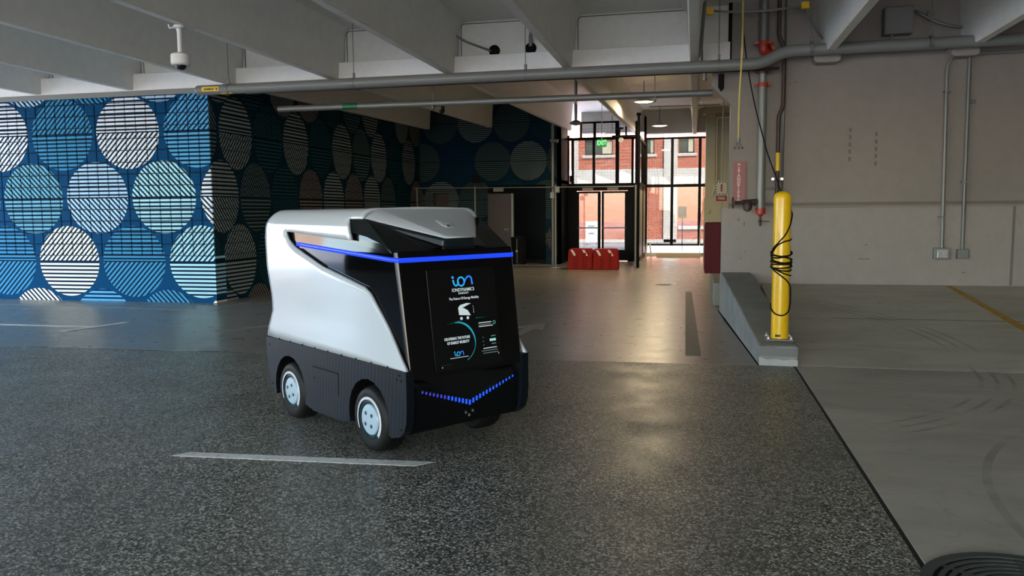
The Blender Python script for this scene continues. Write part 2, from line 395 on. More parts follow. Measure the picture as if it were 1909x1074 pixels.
struct(obj('floor', bm, M_ramp), 'sloping concrete ramp rising to the foot of the right wall')
bm = BM(); box(bm, -16.1, 8.9, -11.9, 27.1, -.22, -.125); struct(obj('floor', bm, M_joint), 'dark sealed joints between the floor slabs')
bm = BM(); box(bm, .946, .971, -12, 7.97, -.12, -.006); wp(obj('joint_sealant', bm, M_joint), floor, (0, 0, 0))
bm = BM(); prism(bm, [(-16.2, 7.2205), (-8.0, 7.5505), (.62, 7.8965), (.618, 7.9035), (-8.0, 7.5575), (-16.2, 7.2275)], -.12, -.0015, 'z'); wp(obj('joint_sealant', bm, M_joint), floor, (0, 0, 0))
# faint cross joint and cracks
bm = BM(); box(bm, 1.6, 8.9, 9.92, 9.935, .213, .2185); wp(obj('joint_sealant', bm, M_joint), floor, (0, 0, 0))
# painted marks lie on the floor
def decal(name, pts, z, m, label=None):
    bm = BM(); prism(bm, pts, z, z+.002, 'z'); o = obj(name, bm, m)
    if label: tag(o, label, 'floor marking')
    return o
decal('floor_stripe', [(-3.165, 4.235), (-1.60, 4.345), (-1.50, 4.445), (-3.10, 4.325)], 0.0005, M_line, 'worn white stripe on the dark deck in front of the vehicle')
decal('floor_line', [(-9.6, 9.02), (-7.95, 9.06), (-7.90, 9.15), (-9.6, 9.13)], 0.0005, M_line, 'long white parking line in front of the bright mural wall')
decal('floor_line', [(-8.05, 8.68), (-7.93, 8.66), (-7.68, 9.52), (-7.79, 9.54)], 0.0032, M_line, 'short white tick crossing the end of the parking line')
decal('lane_arrow', [(-2.20, 9.05), (-2.06, 9.0), (-1.98, 9.9), (-1.86, 9.86), (-1.93, 10.5), (-2.30, 10.0), (-2.14, 9.97)], 0.0005, M_linef, 'faded tan lane arrow half hidden behind the vehicle')
decal('floor_line', [(-6.1, 9.0), (-5.95, 8.97), (-5.45, 9.65), (-5.6, 9.7)], 0.0005, M_linef, 'faint tan floor line left of the vehicle, near the mural corner')
decal('floor_line', [(-12.2, 11.22), (-7.33, 10.96), (-7.31, 11.0), (-12.2, 11.27)], 0.0005, M_linef, 'thin pale line along the foot of the bright mural wall')
decal('floor_line', [(-7.35, 10.97), (-7.31, 10.97), (-7.12, 20.5), (-7.16, 20.5)], 0.0005, M_linef, 'thin pale line running along the shaded mural wall')
decal('floor_line', [(-7.2, 19.4), (-3.7, 20.1), (-3.7, 20.14), (-7.2, 19.44)], 0.0005, M_linef, 'thin pale line in front of the chain link fence')
M_tact = concrete('tactile_patch', (.17, .155, .125), (.13, .12, .10), .6, 4, .3)
decal('floor_patch', [(-.075, 8.32), (.085, 8.32), (-.035, 14.96), (-.145, 14.96)], 0.0005, M_tact, 'long narrow darker strip laid in the smooth aisle floor')
pts = [(3.36, 11.9), (3.44, 11.9), (3.62, 8.9), (3.50, 8.9)]
bm = BM(); A = [bm.verts.new((x, y, (y-7.98)/3.95*.44+.0015)) for x, y in pts]; B = [bm.verts.new((x, y, (y-7.98)/3.95*.44+.0035)) for x, y in pts]
bm.faces.new(A); bm.faces.new(B[::-1])
for i in range(4): bm.faces.new((A[i], B[i], B[(i+1) % 4], A[(i+1) % 4]))
tag(obj('parking_line', bm, M_liney), 'worn yellow parking line on the ramp by the right wall', 'floor marking')
bm = BM(); lathe(bm, [(0, .004), (.15, .004), (.17, .0)], 24, Matrix.Translation((-.60, 16.3, 0))); tag(obj('cleanout_cover', bm, M_cast), 'small dark round cover in the smooth aisle floor', 'floor cover')
# deck crack segments along the joint at left
for i, (x0, x1, y) in enumerate(((-7.45, -7.2, 7.555), (-6.55, -5.75, 7.58), (-5.3, -4.6, 7.64))):
    bm = BM(); prism(bm, [(x0, y), (x0+.3*(x1-x0), y+.01), (x1, y+.004), (x1, y+.024), (x0+.4*(x1-x0), y+.03), (x0, y+.018)], .0004, .0014, 'z'); wp(obj('crack', bm, M_joint), floor, (0, 0, 0))

# ---- round drain grate in the apron
dr = thing('drain_grate', (1.30, 3.30, 0), 'round black cast iron drain grate with curved slots at the bottom right', 'drain')
R0 = .40
bm = BM(); lathe(bm, [(R0, .001), (R0, .010), (R0-.045, .010), (R0-.045, .001)], 48); obj('rim', bm, M_cast, dr, auto=40)
bm = BM(); lathe(bm, [(0, .0012), (R0-.04, .0012)], 48); obj('pit', bm, M_pit, dr)
bm = BM()
for k in range(9):
    r = R0-.075-k*.036
    if r < .03: break
    lathe(bm, [(r-.011, .002), (r-.009, .009), (r+.009, .009), (r+.011, .002)], 48)
for a in range(6):
    t = a*PI/3+.35; c, s = math.cos(t), math.sin(t)
    v = [bm.verts.new((c*u - s*w_, s*u + c*w_, .0086)) for u, w_ in ((.02, -.014), (R0-.05, -.014), (R0-.05, .014), (.02, .014))]; bm.faces.new(v)
o = obj('slotted_bars', bm, M_cast, dr, auto=40); o['kind'] = 'stuff'

# ---- kerb between aisle and ramp (its top rises with the ramp)
kerb = thing('concrete_kerb', (.8, 8.0, 0), 'raw concrete kerb rising towards the wall with a yellow bollard on its near end', 'kerb')
bm = BM()
P = [(.625, 7.93), (.985, 7.93), (.985, 8.0), (.80, 11.95), (.385, 11.95)]
def kz(y): return .185+(y-7.93)/(11.95-7.93)*.41
A = [bm.verts.new((x, y, 0)) for x, y in P]; B = [bm.verts.new((x, y, kz(y))) for x, y in P]
bm.faces.new(A[::-1]); fb = bm.faces.new(B)
for i in range(5): bm.faces.new((A[i], A[(i+1) % 5], B[(i+1) % 5], B[i]))
wp(obj('kerb_body', bm, M_curb, bevel=.012), kerb, kerb.location)
bm = BM(); A = [bm.verts.new((x, y, kz(y)+.001)) for x, y in ((.645, 7.95), (.97, 7.95), (.965, 8.0), (.79, 11.93), (.405, 11.93))]; B = [bm.verts.new(v.co+Vector((0, 0, .003))) for v in A]
bm.faces.new(A[::-1]); bm.faces.new(B)
for i in range(5): bm.faces.new((A[i], A[(i+1) % 5], B[(i+1) % 5], B[i]))
wp(obj('kerb_top', bm, M_curbtop), kerb, kerb.location)['label'] = 'dirty brown kerb top'
bm = BM(); prism(bm, [(.627, 0.0), (.983, 0.0), (.984, .055), (.93, .07), (.86, .055), (.78, .068), (.70, .06), (.627, .085)], 7.920, 7.931, 'y')
wp(obj('mortar_patch', bm, M_patch), kerb, kerb.location)['label'] = 'white mortar smear at the kerb foot'

bm = BM(); box(bm, .629, .981, 7.917, 7.931, .092, .172); wp(obj('dark_band', bm, mat('smooth_dark_concrete', (.13, .135, .13), .45)), kerb, kerb.location)['label'] = 'smooth dark band on the kerb end'
# ---- ceiling: slab, tees and girder
ceil = struct(obj('ceiling', box(BM(), -16.4, 9.2, -12.2, 12.2, 4.42, 4.7), M_paint), 'painted concrete garage ceiling')
def beam_section(x, wb=.062, wt=.11, z0=3.6, z1=4.44):
    return [(x-wb, z0+.012), (x-wb+.012, z0), (x+wb-.012, z0), (x+wb, z0+.012), (x+wt, z1-.10), (x+wt+.09, z1), (x-wt-.09, z1), (x-wt, z1-.10)]
BX = [-14.88, -13.02, -11.18, -9.33, -7.40, -5.585, -3.68, -1.86, -.035, 1.74, 3.52, 5.33, 7.15]
for x in BX:
    bm = BM(); prism(bm, beam_section(x), -12.1, 12.08, 'y'); obj('beam', bm, M_paint, ceil, auto=40)
# far bay ceiling rises 2.5 %
def sloped(bm, y0, y1, fn):
    pass
bm = BM(); prism(bm, [(12.35, 4.43), (27.3, 4.81), (27.3, 5.1), (12.35, 4.72)], -8.3, 3.0, 'x')
ceil2 = struct(obj('ceiling', bm, M_paint), 'painted ceiling of the far bay behind the girder')
M_slope = Matrix(((1, 0, 0, 0), (0, 1, 0, 0), (0, .0255, 1, -.0255*12.2), (0, 0, 0, 1)))
for x in BX:
    if x < -8 or x > 3: continue
    ye = 21.7 if x < -4.5 else (22.25 if x < -3 else 27.0)
    if x < -3 and x > -4.5: ye = 23.8
    bm = BM(); prism(bm, beam_section(x, z1=4.46), 12.3, ye, 'y'); bm.transform(M_slope); obj('beam', bm, M_paint, ceil2, auto=40)
# girder: ledge + upper web with rounded pockets
gir = struct(obj('trim_1', box(BM(), -16.2, .46, YG, 12.36, 3.585, 3.87), M_spandrel, bevel=.008), 'white painted concrete girder ledge carrying the ceiling beams')
bm = BM(); box(bm, -16.2, .46, 12.12, 12.36, 3.87, 4.6); obj('girder_web', bm, M_paint, gir)
M_jline = mat('sealant_line', (.16, .155, .14), .8)
for a, b in zip(BX, BX[1:]):
    if b > .1 or a < -13: continue
    x0, x1 = a+.125, b-.135
    bm = BM(); tube(bm, [(x0, 12.112, 3.875), (x0, 12.112, 4.39), (x1, 12.112, 4.39)], .007, 6, .06); tube(bm, [(x0-.03, 11.985, 3.872), (x1+.02, 11.985, 3.872)], .006, 6)
    obj('pocket_joint', bm, M_jline, gir)
bm = BM(); box(bm, -16.2, -7.86, 11.875, 11.90, 3.50, 3.585); obj('steel_angle', bm, M_pipe, gir)

# ---- mural walls built of square blocks (each block a part, the unseen rest joined)
def block_mesh(name, s=.2, d=.03, g=.004, c=.008, m=None):
    """front faces -Y, centred on x,z"""
    bm = BM(); h = s/2-g; k = h-c
    A = [bm.verts.new((x, 0, z)) for x, z in ((-k, -k), (k, -k), (k, k), (-k, k))]
    B = [bm.verts.new((x, c, z)) for x, z in ((-h, -h), (h, -h), (h, h), (-h, h))]
    C = [bm.verts.new((x, d, z)) for x, z in ((-h, -h), (h, -h), (h, h), (-h, h))]
    bm.faces.new(A)
    for i in range(4):
        j = (i+1) % 4; bm.faces.new((A[i], B[i], B[j], A[j])); bm.faces.new((B[i], C[i], C[j], B[j]))
    me = bpy.data.meshes.new(name); bmesh.ops.recalc_face_normals(bm, faces=bm.faces[:]); bm.to_mesh(me); bm.free(); me.materials.append(m); return me
def block_wall(wall, m, origin, udir, rot, ncols_parts, ncols_all, rows, s=.2):
    me = block_mesh('block', s, .03, .006, .007, m); rest = BM(); tmp = None
    for c in range(ncols_all):
        for r in range(rows):
            p = Vector(origin)+Vector(udir)*(c+.5)*s+Vector((0, 0, (r+.5)*s)); j = random.uniform(-.0015, .0015)
            p += Vector((math.sin(rot)*j, -math.cos(rot)*j, 0)) if True else p
            if c < ncols_parts:
                o = bpy.data.objects.new('block', me); COL.objects.link(o); o.parent = wall; o.location = p; o.rotation_euler = (0, 0, rot)
            else:
                q = BM(); q.from_mesh(me); q.transform(Matrix.Translation(p)@Matrix.Rotation(rot, 4, 'Z')); t = bpy.data.meshes.new('t'); q.to_mesh(t); q.free(); rest.from_mesh(t); bpy.data.meshes.remove(t)
    if ncols_all > ncols_parts:
        o = obj('block_field', rest, m, wall); o['kind'] = 'stuff'
    else: rest.free()
Z0 = .80
wf = struct(obj('wall_front', box(BM(), -16.2, -7.88, 11.93, 12.2, 0, 3.6), M_grout), 'block wall facing the camera, painted with a bright blue mural of striped circles')
bm = BM(); box(bm, -16.2, -7.86, 11.90, 12.2, 0, Z0-.005); obj('plaster_base', bm, M_muF, wf)
block_wall(wf, M_muF, (-7.865, 11.90, Z0), (-1, 0, 0), 0, 21, 41, 14)
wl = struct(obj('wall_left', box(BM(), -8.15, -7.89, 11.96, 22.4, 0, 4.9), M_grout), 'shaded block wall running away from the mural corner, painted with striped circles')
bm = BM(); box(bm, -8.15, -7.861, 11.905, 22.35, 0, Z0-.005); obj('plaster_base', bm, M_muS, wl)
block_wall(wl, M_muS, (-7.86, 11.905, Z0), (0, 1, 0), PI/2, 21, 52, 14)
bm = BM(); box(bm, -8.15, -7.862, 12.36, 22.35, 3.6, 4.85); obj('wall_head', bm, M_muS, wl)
bm = BM(); box(bm, -3.80, -3.72, 22.3, 23.8, 0, 4.8); wp(obj('corner_return', bm, M_navy), wl, (0,0,0))
# back mural wall with two openings
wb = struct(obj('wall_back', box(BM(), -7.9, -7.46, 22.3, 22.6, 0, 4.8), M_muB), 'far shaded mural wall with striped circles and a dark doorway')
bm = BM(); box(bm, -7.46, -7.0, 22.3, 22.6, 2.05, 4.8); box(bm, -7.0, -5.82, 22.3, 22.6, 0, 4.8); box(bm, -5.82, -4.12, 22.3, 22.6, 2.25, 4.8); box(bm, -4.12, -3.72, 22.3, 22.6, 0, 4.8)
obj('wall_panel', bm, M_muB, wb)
bm = BM(); box(bm, -7.46, -7.0, 22.45, 22.5, 0, 2.05); struct(obj('door_2', bm, M_steel), 'small dark brown door beside the mural corner')
bm = BM(); box(bm, -6.2, -3.72, 24.6, 24.8, 0, 2.6); box(bm, -4.12, -3.9, 22.6, 24.6, 0, 2.6); box(bm, -6.2, -5.9, 22.6, 24.6, 0, 2.6); box(bm, -6.2, -3.72, 22.6, 24.8, 2.3, 2.4)
obj('passage_lining', bm, M_navy, wb)
d3 = struct(obj('door_3', box(BM(), -5.80, -5.06, 22.20, 22.25, .02, 2.02), M_steel, bevel=.006), 'brown steel door standing beside the dark passage in the far mural wall')
bm = BM(); box(bm, -5.10, -5.04, 22.18, 22.27, .02, 2.02); obj('door_edge_plate', bm, M_galvd, d3); bm = BM(); cyl(bm, (-5.2, 22.2, 1.0), (-5.2, 22.13, 1.0), .03, 12); box(bm, -5.30, -5.18, 22.13, 22.15, .985, 1.015); obj('door_handle', bm, M_galvd, d3)
bm = BM(); box(bm, -5.65, -5.35, 22.28, 22.31, 2.08, 2.19); tag(obj('door_closer', bm, M_galvd), 'small grey box above the brown steel door', 'door closer')
bm = BM(); box(bm, -6.26, -6.02, 22.265, 22.30, 2.33, 2.56); tag(obj('wall_vent', bm, M_dark), 'small dark plate on the far mural between circles', 'vent')
bm = BM(); box(bm, -3.98, -3.80, 22.26, 22.30, .95, 1.15); tag(obj('wall_plate', bm, M_dark), 'small dark box low on the far mural by the glazed doors', 'wall box')
# bin in the passage
bn = thing('waste_bin', (-4.85, 22.0, 0), 'dark waste bin standing in front of the dark passage', 'bin')
bm = BM(); lathe(bm, [(0, 0), (.20, 0), (.22, .72), (.23, .74), (.23, .78), (0, .82)], 20); obj('bin_body', bm, M_dark, bn, auto=40)
bm = BM(); cyl(bm, (0, -.23, .05), (0, -.25, .75), .012, 8); cyl(bm, (0, -.225, .40), (0, -.265, .40), .03, 10); obj('foot_rod', bm, M_galv, bn)

# ---- right wall: upper wall with haunch, knee wall, ledge
wr = struct(obj('wall_right', prism(BM(), [(.485, 1.50), (.485, 3.0), (.22, 3.27), (.22, 3.56), (.47, 3.56), (.47, 4.42), (9.0, 4.42), (9.0, 1.50)], 11.98, 12.3, 'y'), M_wallR), 'grey-brown painted concrete wall on the right with a haunched corner')
bm = BM(); prism(bm, [(.38, 0), (.38, 1.52), (9.0, 1.52), (9.0, 0)], 11.95, 12.3, 'y'); obj('knee_wall', bm, M_wallR2, wr)
bm = BM(); prism(bm, [(11.93, 1.525), (11.93, 1.55), (11.985, 1.60), (11.985, 1.525)], .485, 9.0, 'x'); obj('ledge', bm, M_wallR, wr)
bm = BM(); box(bm, 4.17, 4.20, 11.94, 11.952, .45, 1.52); obj('wall_joint', bm, M_jline, wr)
bm = BM(); box(bm, .44, .485, 11.97, 12.32, 3.56, 4.42); obj('wall_joint', bm, M_dark, wr)
for x in (1.735, 3.44): 
    bm = BM(); prism(bm, [(x-.17, 3.61), (x+.17, 3.61), (x+.17, 3.52), (x+.13, 3.49), (x-.13, 3.49), (x-.17, 3.52)], 11.72, 11.98, 'y'); obj('corbel', bm, M_wallR2, wr, bevel=.006)
bm = BM()
for (x, z, a, b) in ((.62, 1.36, .012, .02), (.70, 1.30, .008, .03), (.72, .90, .01, .008), (.66, .80, .008, .01), (3.63, 2.92, .035, .03), (1.36, 3.28, .03, .006), (1.28, 3.26, .012, .01), (2.35, 1.0, .02, .006), (3.60, .62, .015, .01), (2.32, .80, .08, .006)):
    box(bm, x-a, x+a, 11.944 if z < 1.5 else 11.974, 11.952 if z < 1.5 else 11.981, z-b, z+b)
obj('pock_mark', bm, M_jline, wr)['kind'] = 'stuff'
M_scuff = mat('scuff', (.15, .13, .115), .7)
for x, z in ((2.08, 2.62), (2.42, 2.55)):
    bm = BM()
    for i in range(5): zz = z-i*.10; prism(bm, [(x, zz), (x+.03, zz+.01), (x+.035, zz-.05), (x+.008, zz-.06)], 11.976, 11.981, 'y')
    obj('scuff_mark', bm, M_scuff, wr)['kind'] = 'stuff'
# enclosure beyond the frame
struct(obj('wall_east', box(BM(), 9.0, 9.3, -12.2, 12.3, 0, 4.5), M_wallR), 'closed side wall of the garage')
struct(obj('wall_rear', box(BM(), 3.0, 9.3, -12.4, -12.1, 0, 4.5), M_wallR), 'closed rear wall of the garage behind the camera')
struct(obj('wall_side', box(BM(), 2.95, 3.2, 12.3, 27.3, 0, 5.0), M_wallR), 'side wall of the far bay')
wwst = struct(obj('wall_reflection_dark', box(BM(), -16.4, -16.1, .2, 6.0, 0, 2.9), M_dark), 'dark panel added in the open left side to darken the vehicle reflections')  # added out of view: gives the vehicle's side glass something black to reflect
# far-bay kerb block beyond the wall end
bm = BM(); box(bm, .30, .62, 12.8, 15.2, 0, .36); tag(obj('concrete_block', bm, M_curbtop, bevel=.02), 'dark low concrete block just beyond the wall end, below the maroon cabinet', 'concrete block')

# ---- shopfront: vestibule doors, side glass, window wall
d1 = struct(obj('door_1', box(BM(), -3.78, -3.68, 23.80, 23.90, 0, 3.75), M_dark), 'black framed glazed double door with transom windows at the end of the aisle')
def fr(bm, x0, x1, z0, z1, y=23.85, d=.05): return box(bm, x0, x1, y-d, y+d, z0, z1)
bm = BM(); fr(bm, -3.68, -1.62, 2.10, 2.32); fr(bm, -3.68, -1.62, 3.60, 3.68)
for x in (-3.58, -2.945, -2.25, -1.80, -1.62): fr(bm, x-.035 if x != -2.25 else x-.05, x+.035 if x != -2.25 else x+.05, 2.32, 3.60)
for x in (-3.55, -1.80): fr(bm, x-.13, x+.09, 0, 2.10)
obj('door_frame', bm, M_dark, d1)
bm = BM()
for a, b, z0, z1 in ((-3.36, -3.30, 3.68, 4.12), (-2.96, -2.88, 3.68, 4.12), (-2.31, -2.20, 3.68, 4.12), (-2.02, -1.97, 3.68, 3.98), (-3.36, -2.20, 4.08, 4.14)): fr(bm, a, b, z0, z1, 23.85, .04)
obj('upper_frame', bm, M_dark, d1)
for x0, x1 in ((-3.46, -2.735), (-2.715, -1.93)):
    leaf = BM(); fr(leaf, x0, x0+.07, .02, 2.09, 23.85, .03); fr(leaf, x1-.09, x1, .02, 2.09, 23.85, .03); fr(leaf, x0+.07, x1-.09, .02, .34, 23.85, .03); fr(leaf, x0+.07, x1-.09, 2.03, 2.09, 23.85, .03)
    lf = obj('door_leaf', leaf, M_dark, d1)
    g = BM(); box(g, x0+.07, x1-.09, 23.846, 23.854, .34, 2.03); obj('pane', g, M_glass, lf)
    g = BM(); cyl(g, (x0+.03, 23.76, 1.0), (x1-.05, 23.76, 1.0), .016, 8); cyl(g, (x0+.05, 23.76, 1.0), (x0+.05, 23.83, 1.0), .012, 8); cyl(g, (x1-.07, 23.76, 1.0), (x1-.07, 23.83, 1.0), .012, 8); obj('push_bar', g, M_galvd, lf)
    g = BM(); box(g, x0+.18, x0+.50, 23.74, 23.80, 2.12, 2.19); obj('closer', g, M_galvd, d1)
for x0, x1 in ((-3.545, -2.98), (-2.91, -2.30), (-2.20, -1.835)):
    g = BM(); box(g, x0, x1, 23.846, 23.854, 2.32, 3.60); obj('pane', g, M_glass, d1)
# welded mesh in the upper part
bm = BM()
for i in range(22): x = -3.66+i*.093; box(bm, x, x+.004, 23.90, 23.904, 2.32, 4.1 if -3.33 < x < -2.0 else 3.6)
for i in range(19): z = 2.36+i*.093; box(bm, -3.66 if z < 3.6 else -3.33, -1.66 if z < 3.6 else -2.0, 23.906, 23.91, z, z+.004)
o = obj('wire_mesh', bm, M_dark, d1); o['kind'] = 'stuff'
nb = thing('notice_board', (-4.48, 35.5, -.02), 'white notice board standing on the pavement outside, seen through the left door leaf', 'sign')
bm = BM(); box(bm, -.27, .27, -.01, .01, .12, 1.07); obj('board', bm, M_white, nb)
for x in (-.22, .22):
    bm = BM(); box(bm, x-.02, x+.02, .01, .04, 0, 1.0); obj('leg', bm, M_galvd, nb)
for b_ in ((-.12, .10, .50, .55), (-.16, .14, .82, .88)):
    bm = BM(); box(bm, b_[0], b_[1], -.014, -.01, b_[2], b_[3]); obj('printed_line', bm, M_pipe, nb)
# side return of the vestibule
w2 = struct(obj('window_2', box(BM(), -1.66, -1.58, 23.9, 27.0, 2.22, 2.34), M_dark), 'side glazing of the vestibule seen nearly edge on')
bm = BM(); box(bm, -1.66, -1.58, 23.9, 27, 3.60, 3.70); box(bm, -1.66, -1.58, 26.9, 27.05, 0, 4.6); box(bm, -1.66, -1.58, 25.4, 25.46, 0, 3.6); box(bm, -1.66, -1.58, 23.9, 27, 0, .12); obj('window_frame', bm, M_dark, w2)
bm = BM(); box(bm, -1.625, -1.615, 23.95, 26.9, 2.34, 3.60); obj('pane', bm, M_glass, w2)
bm = BM(); box(bm, -1.635, -1.605, 23.95, 26.9, .12, 2.22); obj('panel', bm, M_olive, w2)
# window wall
w1 = struct(obj('window_1', box(BM(), -1.66, 2.9, 26.96, 27.04, 2.27, 2.36), M_dark), 'tall black framed window wall looking onto the brick building')
bm = BM(); box(bm, -1.66, 2.9, 26.95, 27.05, 3.84, 3.90); box(bm, -1.66, 2.9, 26.95, 27.05, .33, .39)
for x in (-1.60, -.74, .15, 1.05, 1.95, 2.85): box(bm, x-.045, x+.045, 26.94, 27.06, .33, 3.90)
obj('window_frame', bm, M_dark, w1)
for x0, x1 in ((-1.555, -.785), (-.695, .105), (.195, 1.005), (1.095, 1.905), (1.995, 2.805)):
    for z0, z1 in ((.39, 2.27), (2.36, 3.84)):
        g = BM(); box(g, x0, x1, 26.995, 27.005, z0, z1); obj('pane', g, M_glass, w1)
bm = BM()
for i in range(20): x = -1.58+i*.088; box(bm, x, x+.003, 27.07, 27.073, .4, 3.83)
for i in range(39): z = .42+i*.088; box(bm, -1.58, .13, 27.075, 27.078, z, z+.003)
o = obj('wire_mesh', bm, M_dark, w1); o['kind'] = 'stuff'
M_header = concrete('grey_header', (.36, .35, .32), (.42, .41, .38), .6, .6, .05)
hd = struct(obj('trim_2', box(BM(), -1.66, 3.0, 26.9, 27.3, 4.02, 4.9), M_header), 'grey header panel above the window wall')
bm = BM(); box(bm, -3.75, -1.66, 26.9, 27.3, 4.10, 4.9); obj('header_panel', bm, M_header, hd)
struct(obj('trim_3', box(BM(), -1.60, 2.9, 26.75, 27.1, 0, .10), M_stone), 'pale sill at the foot of the window wall')
# olive column
colm = thing('column', (.62, 24.2, 0), 'olive painted steel column standing in front of the window wall', 'column')
bm = BM(); box(bm, -.33, -.05, -.16, .16, 0, 4.45); box(bm, -.05, .42, .0, .16, 0, 4.45); box(bm, -.42, .48, -.2, .22, 4.28, 4.48); obj('column_shaft', bm, M_olive, colm, bevel=.01)
bm = BM(); box(bm, -.36, .46, -.24, -.16, 0, 1.85); obj('base_cladding', bm, M_olive, colm, bevel=.01)
bm = BM(); tube(bm, [(-.02, -.2, 4.15), (-.02, -.2, 2.25), (-.12, -.22, 1.95)], .018, 8, .1); tube(bm, [(-.02, -.2, 4.15), (.40, -.2, 4.15)], .018, 8); obj('conduit', bm, M_cream, colm)
for x in (-.22, .12):
    bm = BM(); cyl(bm, (x, -.24, 1.48), (x, -.275, 1.48), .06, 16); obj('round_cover', bm, M_olive, colm, bevel=.008)

# ---- outside: pavement, brick building, peach building
struct(obj('floor', box(BM(), -70, 60, -60, -12.15, -.06, -.02), M_ground), 'sunlit pavement behind the garage')
struct(obj('floor', box(BM(), -70, 60, 27.32, 60, -.06, -.02), M_ground), 'bright pavement outside the window wall')
struct(obj('floor', box(BM(), -70, -16.25, -12.1, 27.3, -.06, -.02), M_ground), 'sunlit pavement left of the garage')
bb = thing('brick_building', (-1, 38, 0), 'red brick building with pale stone bands across the street', 'building')
def bpart(name, m, *boxes, par=bb, bev=0):
    bm = BM()
    for b_ in boxes: box(bm, b_[0]+1, b_[1]+1, b_[2]-38, b_[3]-38, b_[4], b_[5])
    return obj(name, bm, m, par, bevel=bev)
bpart('wall', M_brick, (-14, 12, 38.0, 42, -.02, 4.14), (-14, 12, 38.0, 42, 4.86, 9))
bpart('wall', M_brick, *[(a, b, 38.0, 42, 4.14, 4.86) for a, b in ((-14, -9.2), (-7.8, -5.13), (-3.80, -2.34), (-1.87, -.75), (-.05, 1.2), (2.3, 12))])
bpart('belt_course', M_stone, (-14, 12, 37.88, 38.0, 2.72, 3.45), (-14, 12, 37.85, 38.0, 7.2, 7.6), bev=.02)
for a, b in ((-5.72, -5.42), (-1.42, -.80)): bpart('pilaster', M_stone, (a, b, 37.8, 38.0, 0, 7.2), bev=.02)
for i, (a, b) in enumerate(((-9.2, -7.8), (-5.13, -3.80), (-2.34, -1.87), (-.75, -.05), (1.2, 2.3))):
    wn = bpart('window', M_wing, (a, b, 38.2, 38.3, 4.14, 4.86))
    bpart('blind', M_blind, (a+.62*(b-a), b-.04, 38.15, 38.18, 4.2, 4.86), par=wn)
    bpart('window_sill', M_stone, (a-.12, b+.12, 37.9, 38.05, 4.0, 4.13), bev=.01)
bpart('ledge', M_stone, (-.75, .6, 37.85, 38.0, .62, .78), bev=.01)
bpart('plinth', M_stone, (-14, 12, 37.8, 38.0, 0, .16))
pb = thing('peach_building', (-36, 6, 0), 'peach rendered building across the yard left of the garage', 'building')
bm = BM(); box(bm, -4, 4, 5, 40, 0, 5.6); obj('wall', bm, M_peach, pb)
for k in range(8):
    g = BM(); box(g, 3.98, 4.04, 8+k*4, 9.4+k*4, 1.2, 3.4); obj('window', g, M_wing, pb)
bm = BM(); box(bm, -4.2, 4.3, 4.8, 40.2, 5.6, 5.9); obj('cornice', bm, M_stone, pb)
# disabled parking sign outside
hs = thing('parking_sign', (-.44, 30, 0), 'small grey wheelchair parking sign on a thin post outside the window wall', 'sign')
bm = BM(); cyl(bm, (0, .02, 0), (0, .02, 1.65), .018, 8); obj('post', bm, M_galvd, hs)
bm = BM(); box(bm, -.15, .15, -.005, .005, 1.22, 1.64); obj('sign_plate', bm, mat('sign_grey', (.30, .36, .33), .5), hs)
bm = BM(); lathe(bm, [(.055, -.003), (.055, .003), (.075, .003), (.075, -.003), (.055, -.003)], 16, Matrix.Translation((.0, -.009, 1.42))@Matrix.Rotation(PI/2, 4, 'X')); box(bm, -.03, -.01, -.012, -.006, 1.44, 1.56); box(bm, -.03, .04, -.012, -.006, 1.47, 1.49); cyl(bm, (-.02, -.006, 1.585), (-.02, -.012, 1.585), .02, 10); box(bm, -.10, .10, -.012, -.006, 1.26, 1.29)
obj('wheelchair_symbol', bm, M_white, hs)
# clutter along the window sill
bm = BM(); box(bm, -1.2, .2, 26.3, 26.42, .0, .12); tag(obj('timber_plank', bm, mat('pale_timber', (.55, .46, .33), .7)), 'pale timber plank lying on the floor along the window sill', 'plank')
hc = thing('cable_coils', (-.1, 26.55, .01), 'tangled pale coils of cable on the floor by the olive column', 'cable')
bm = BM()
for k, (x, y, r) in enumerate(((-.2, 0, .13), (-.02, .05, .10), (.14, -.02, .12), (.26, .03, .08))):
    tube(bm, [(x+r*1.4*math.cos(t*.5), y+r*.5*math.sin(t*.5), .03+.06*abs(math.sin(t*.7+k))) for t in range(14)], .012, 6)
obj('coil', bm, M_galv, hc, auto=60)
bm = BM(); tube(bm, [(.17, 26.62, 0.0), (.18, 26.6, 1.0), (.24, 26.5, 1.5), (.36, 26.3, 2.0)], .012, 8, .2); tag(obj('hanging_cable', bm, M_white), 'thin white cable running up beside the olive column', 'cable')
bm = BM(); tube(bm, [(-1.55, 26.3, 0), (-1.5, 26.3, .45), (-1.42, 26.3, .45), (-1.36, 26.3, 0)], .025, 8, .05); tag(obj('pipe_stub', bm, M_white), 'small white bent pipe at the left foot of the window wall', 'pipe')

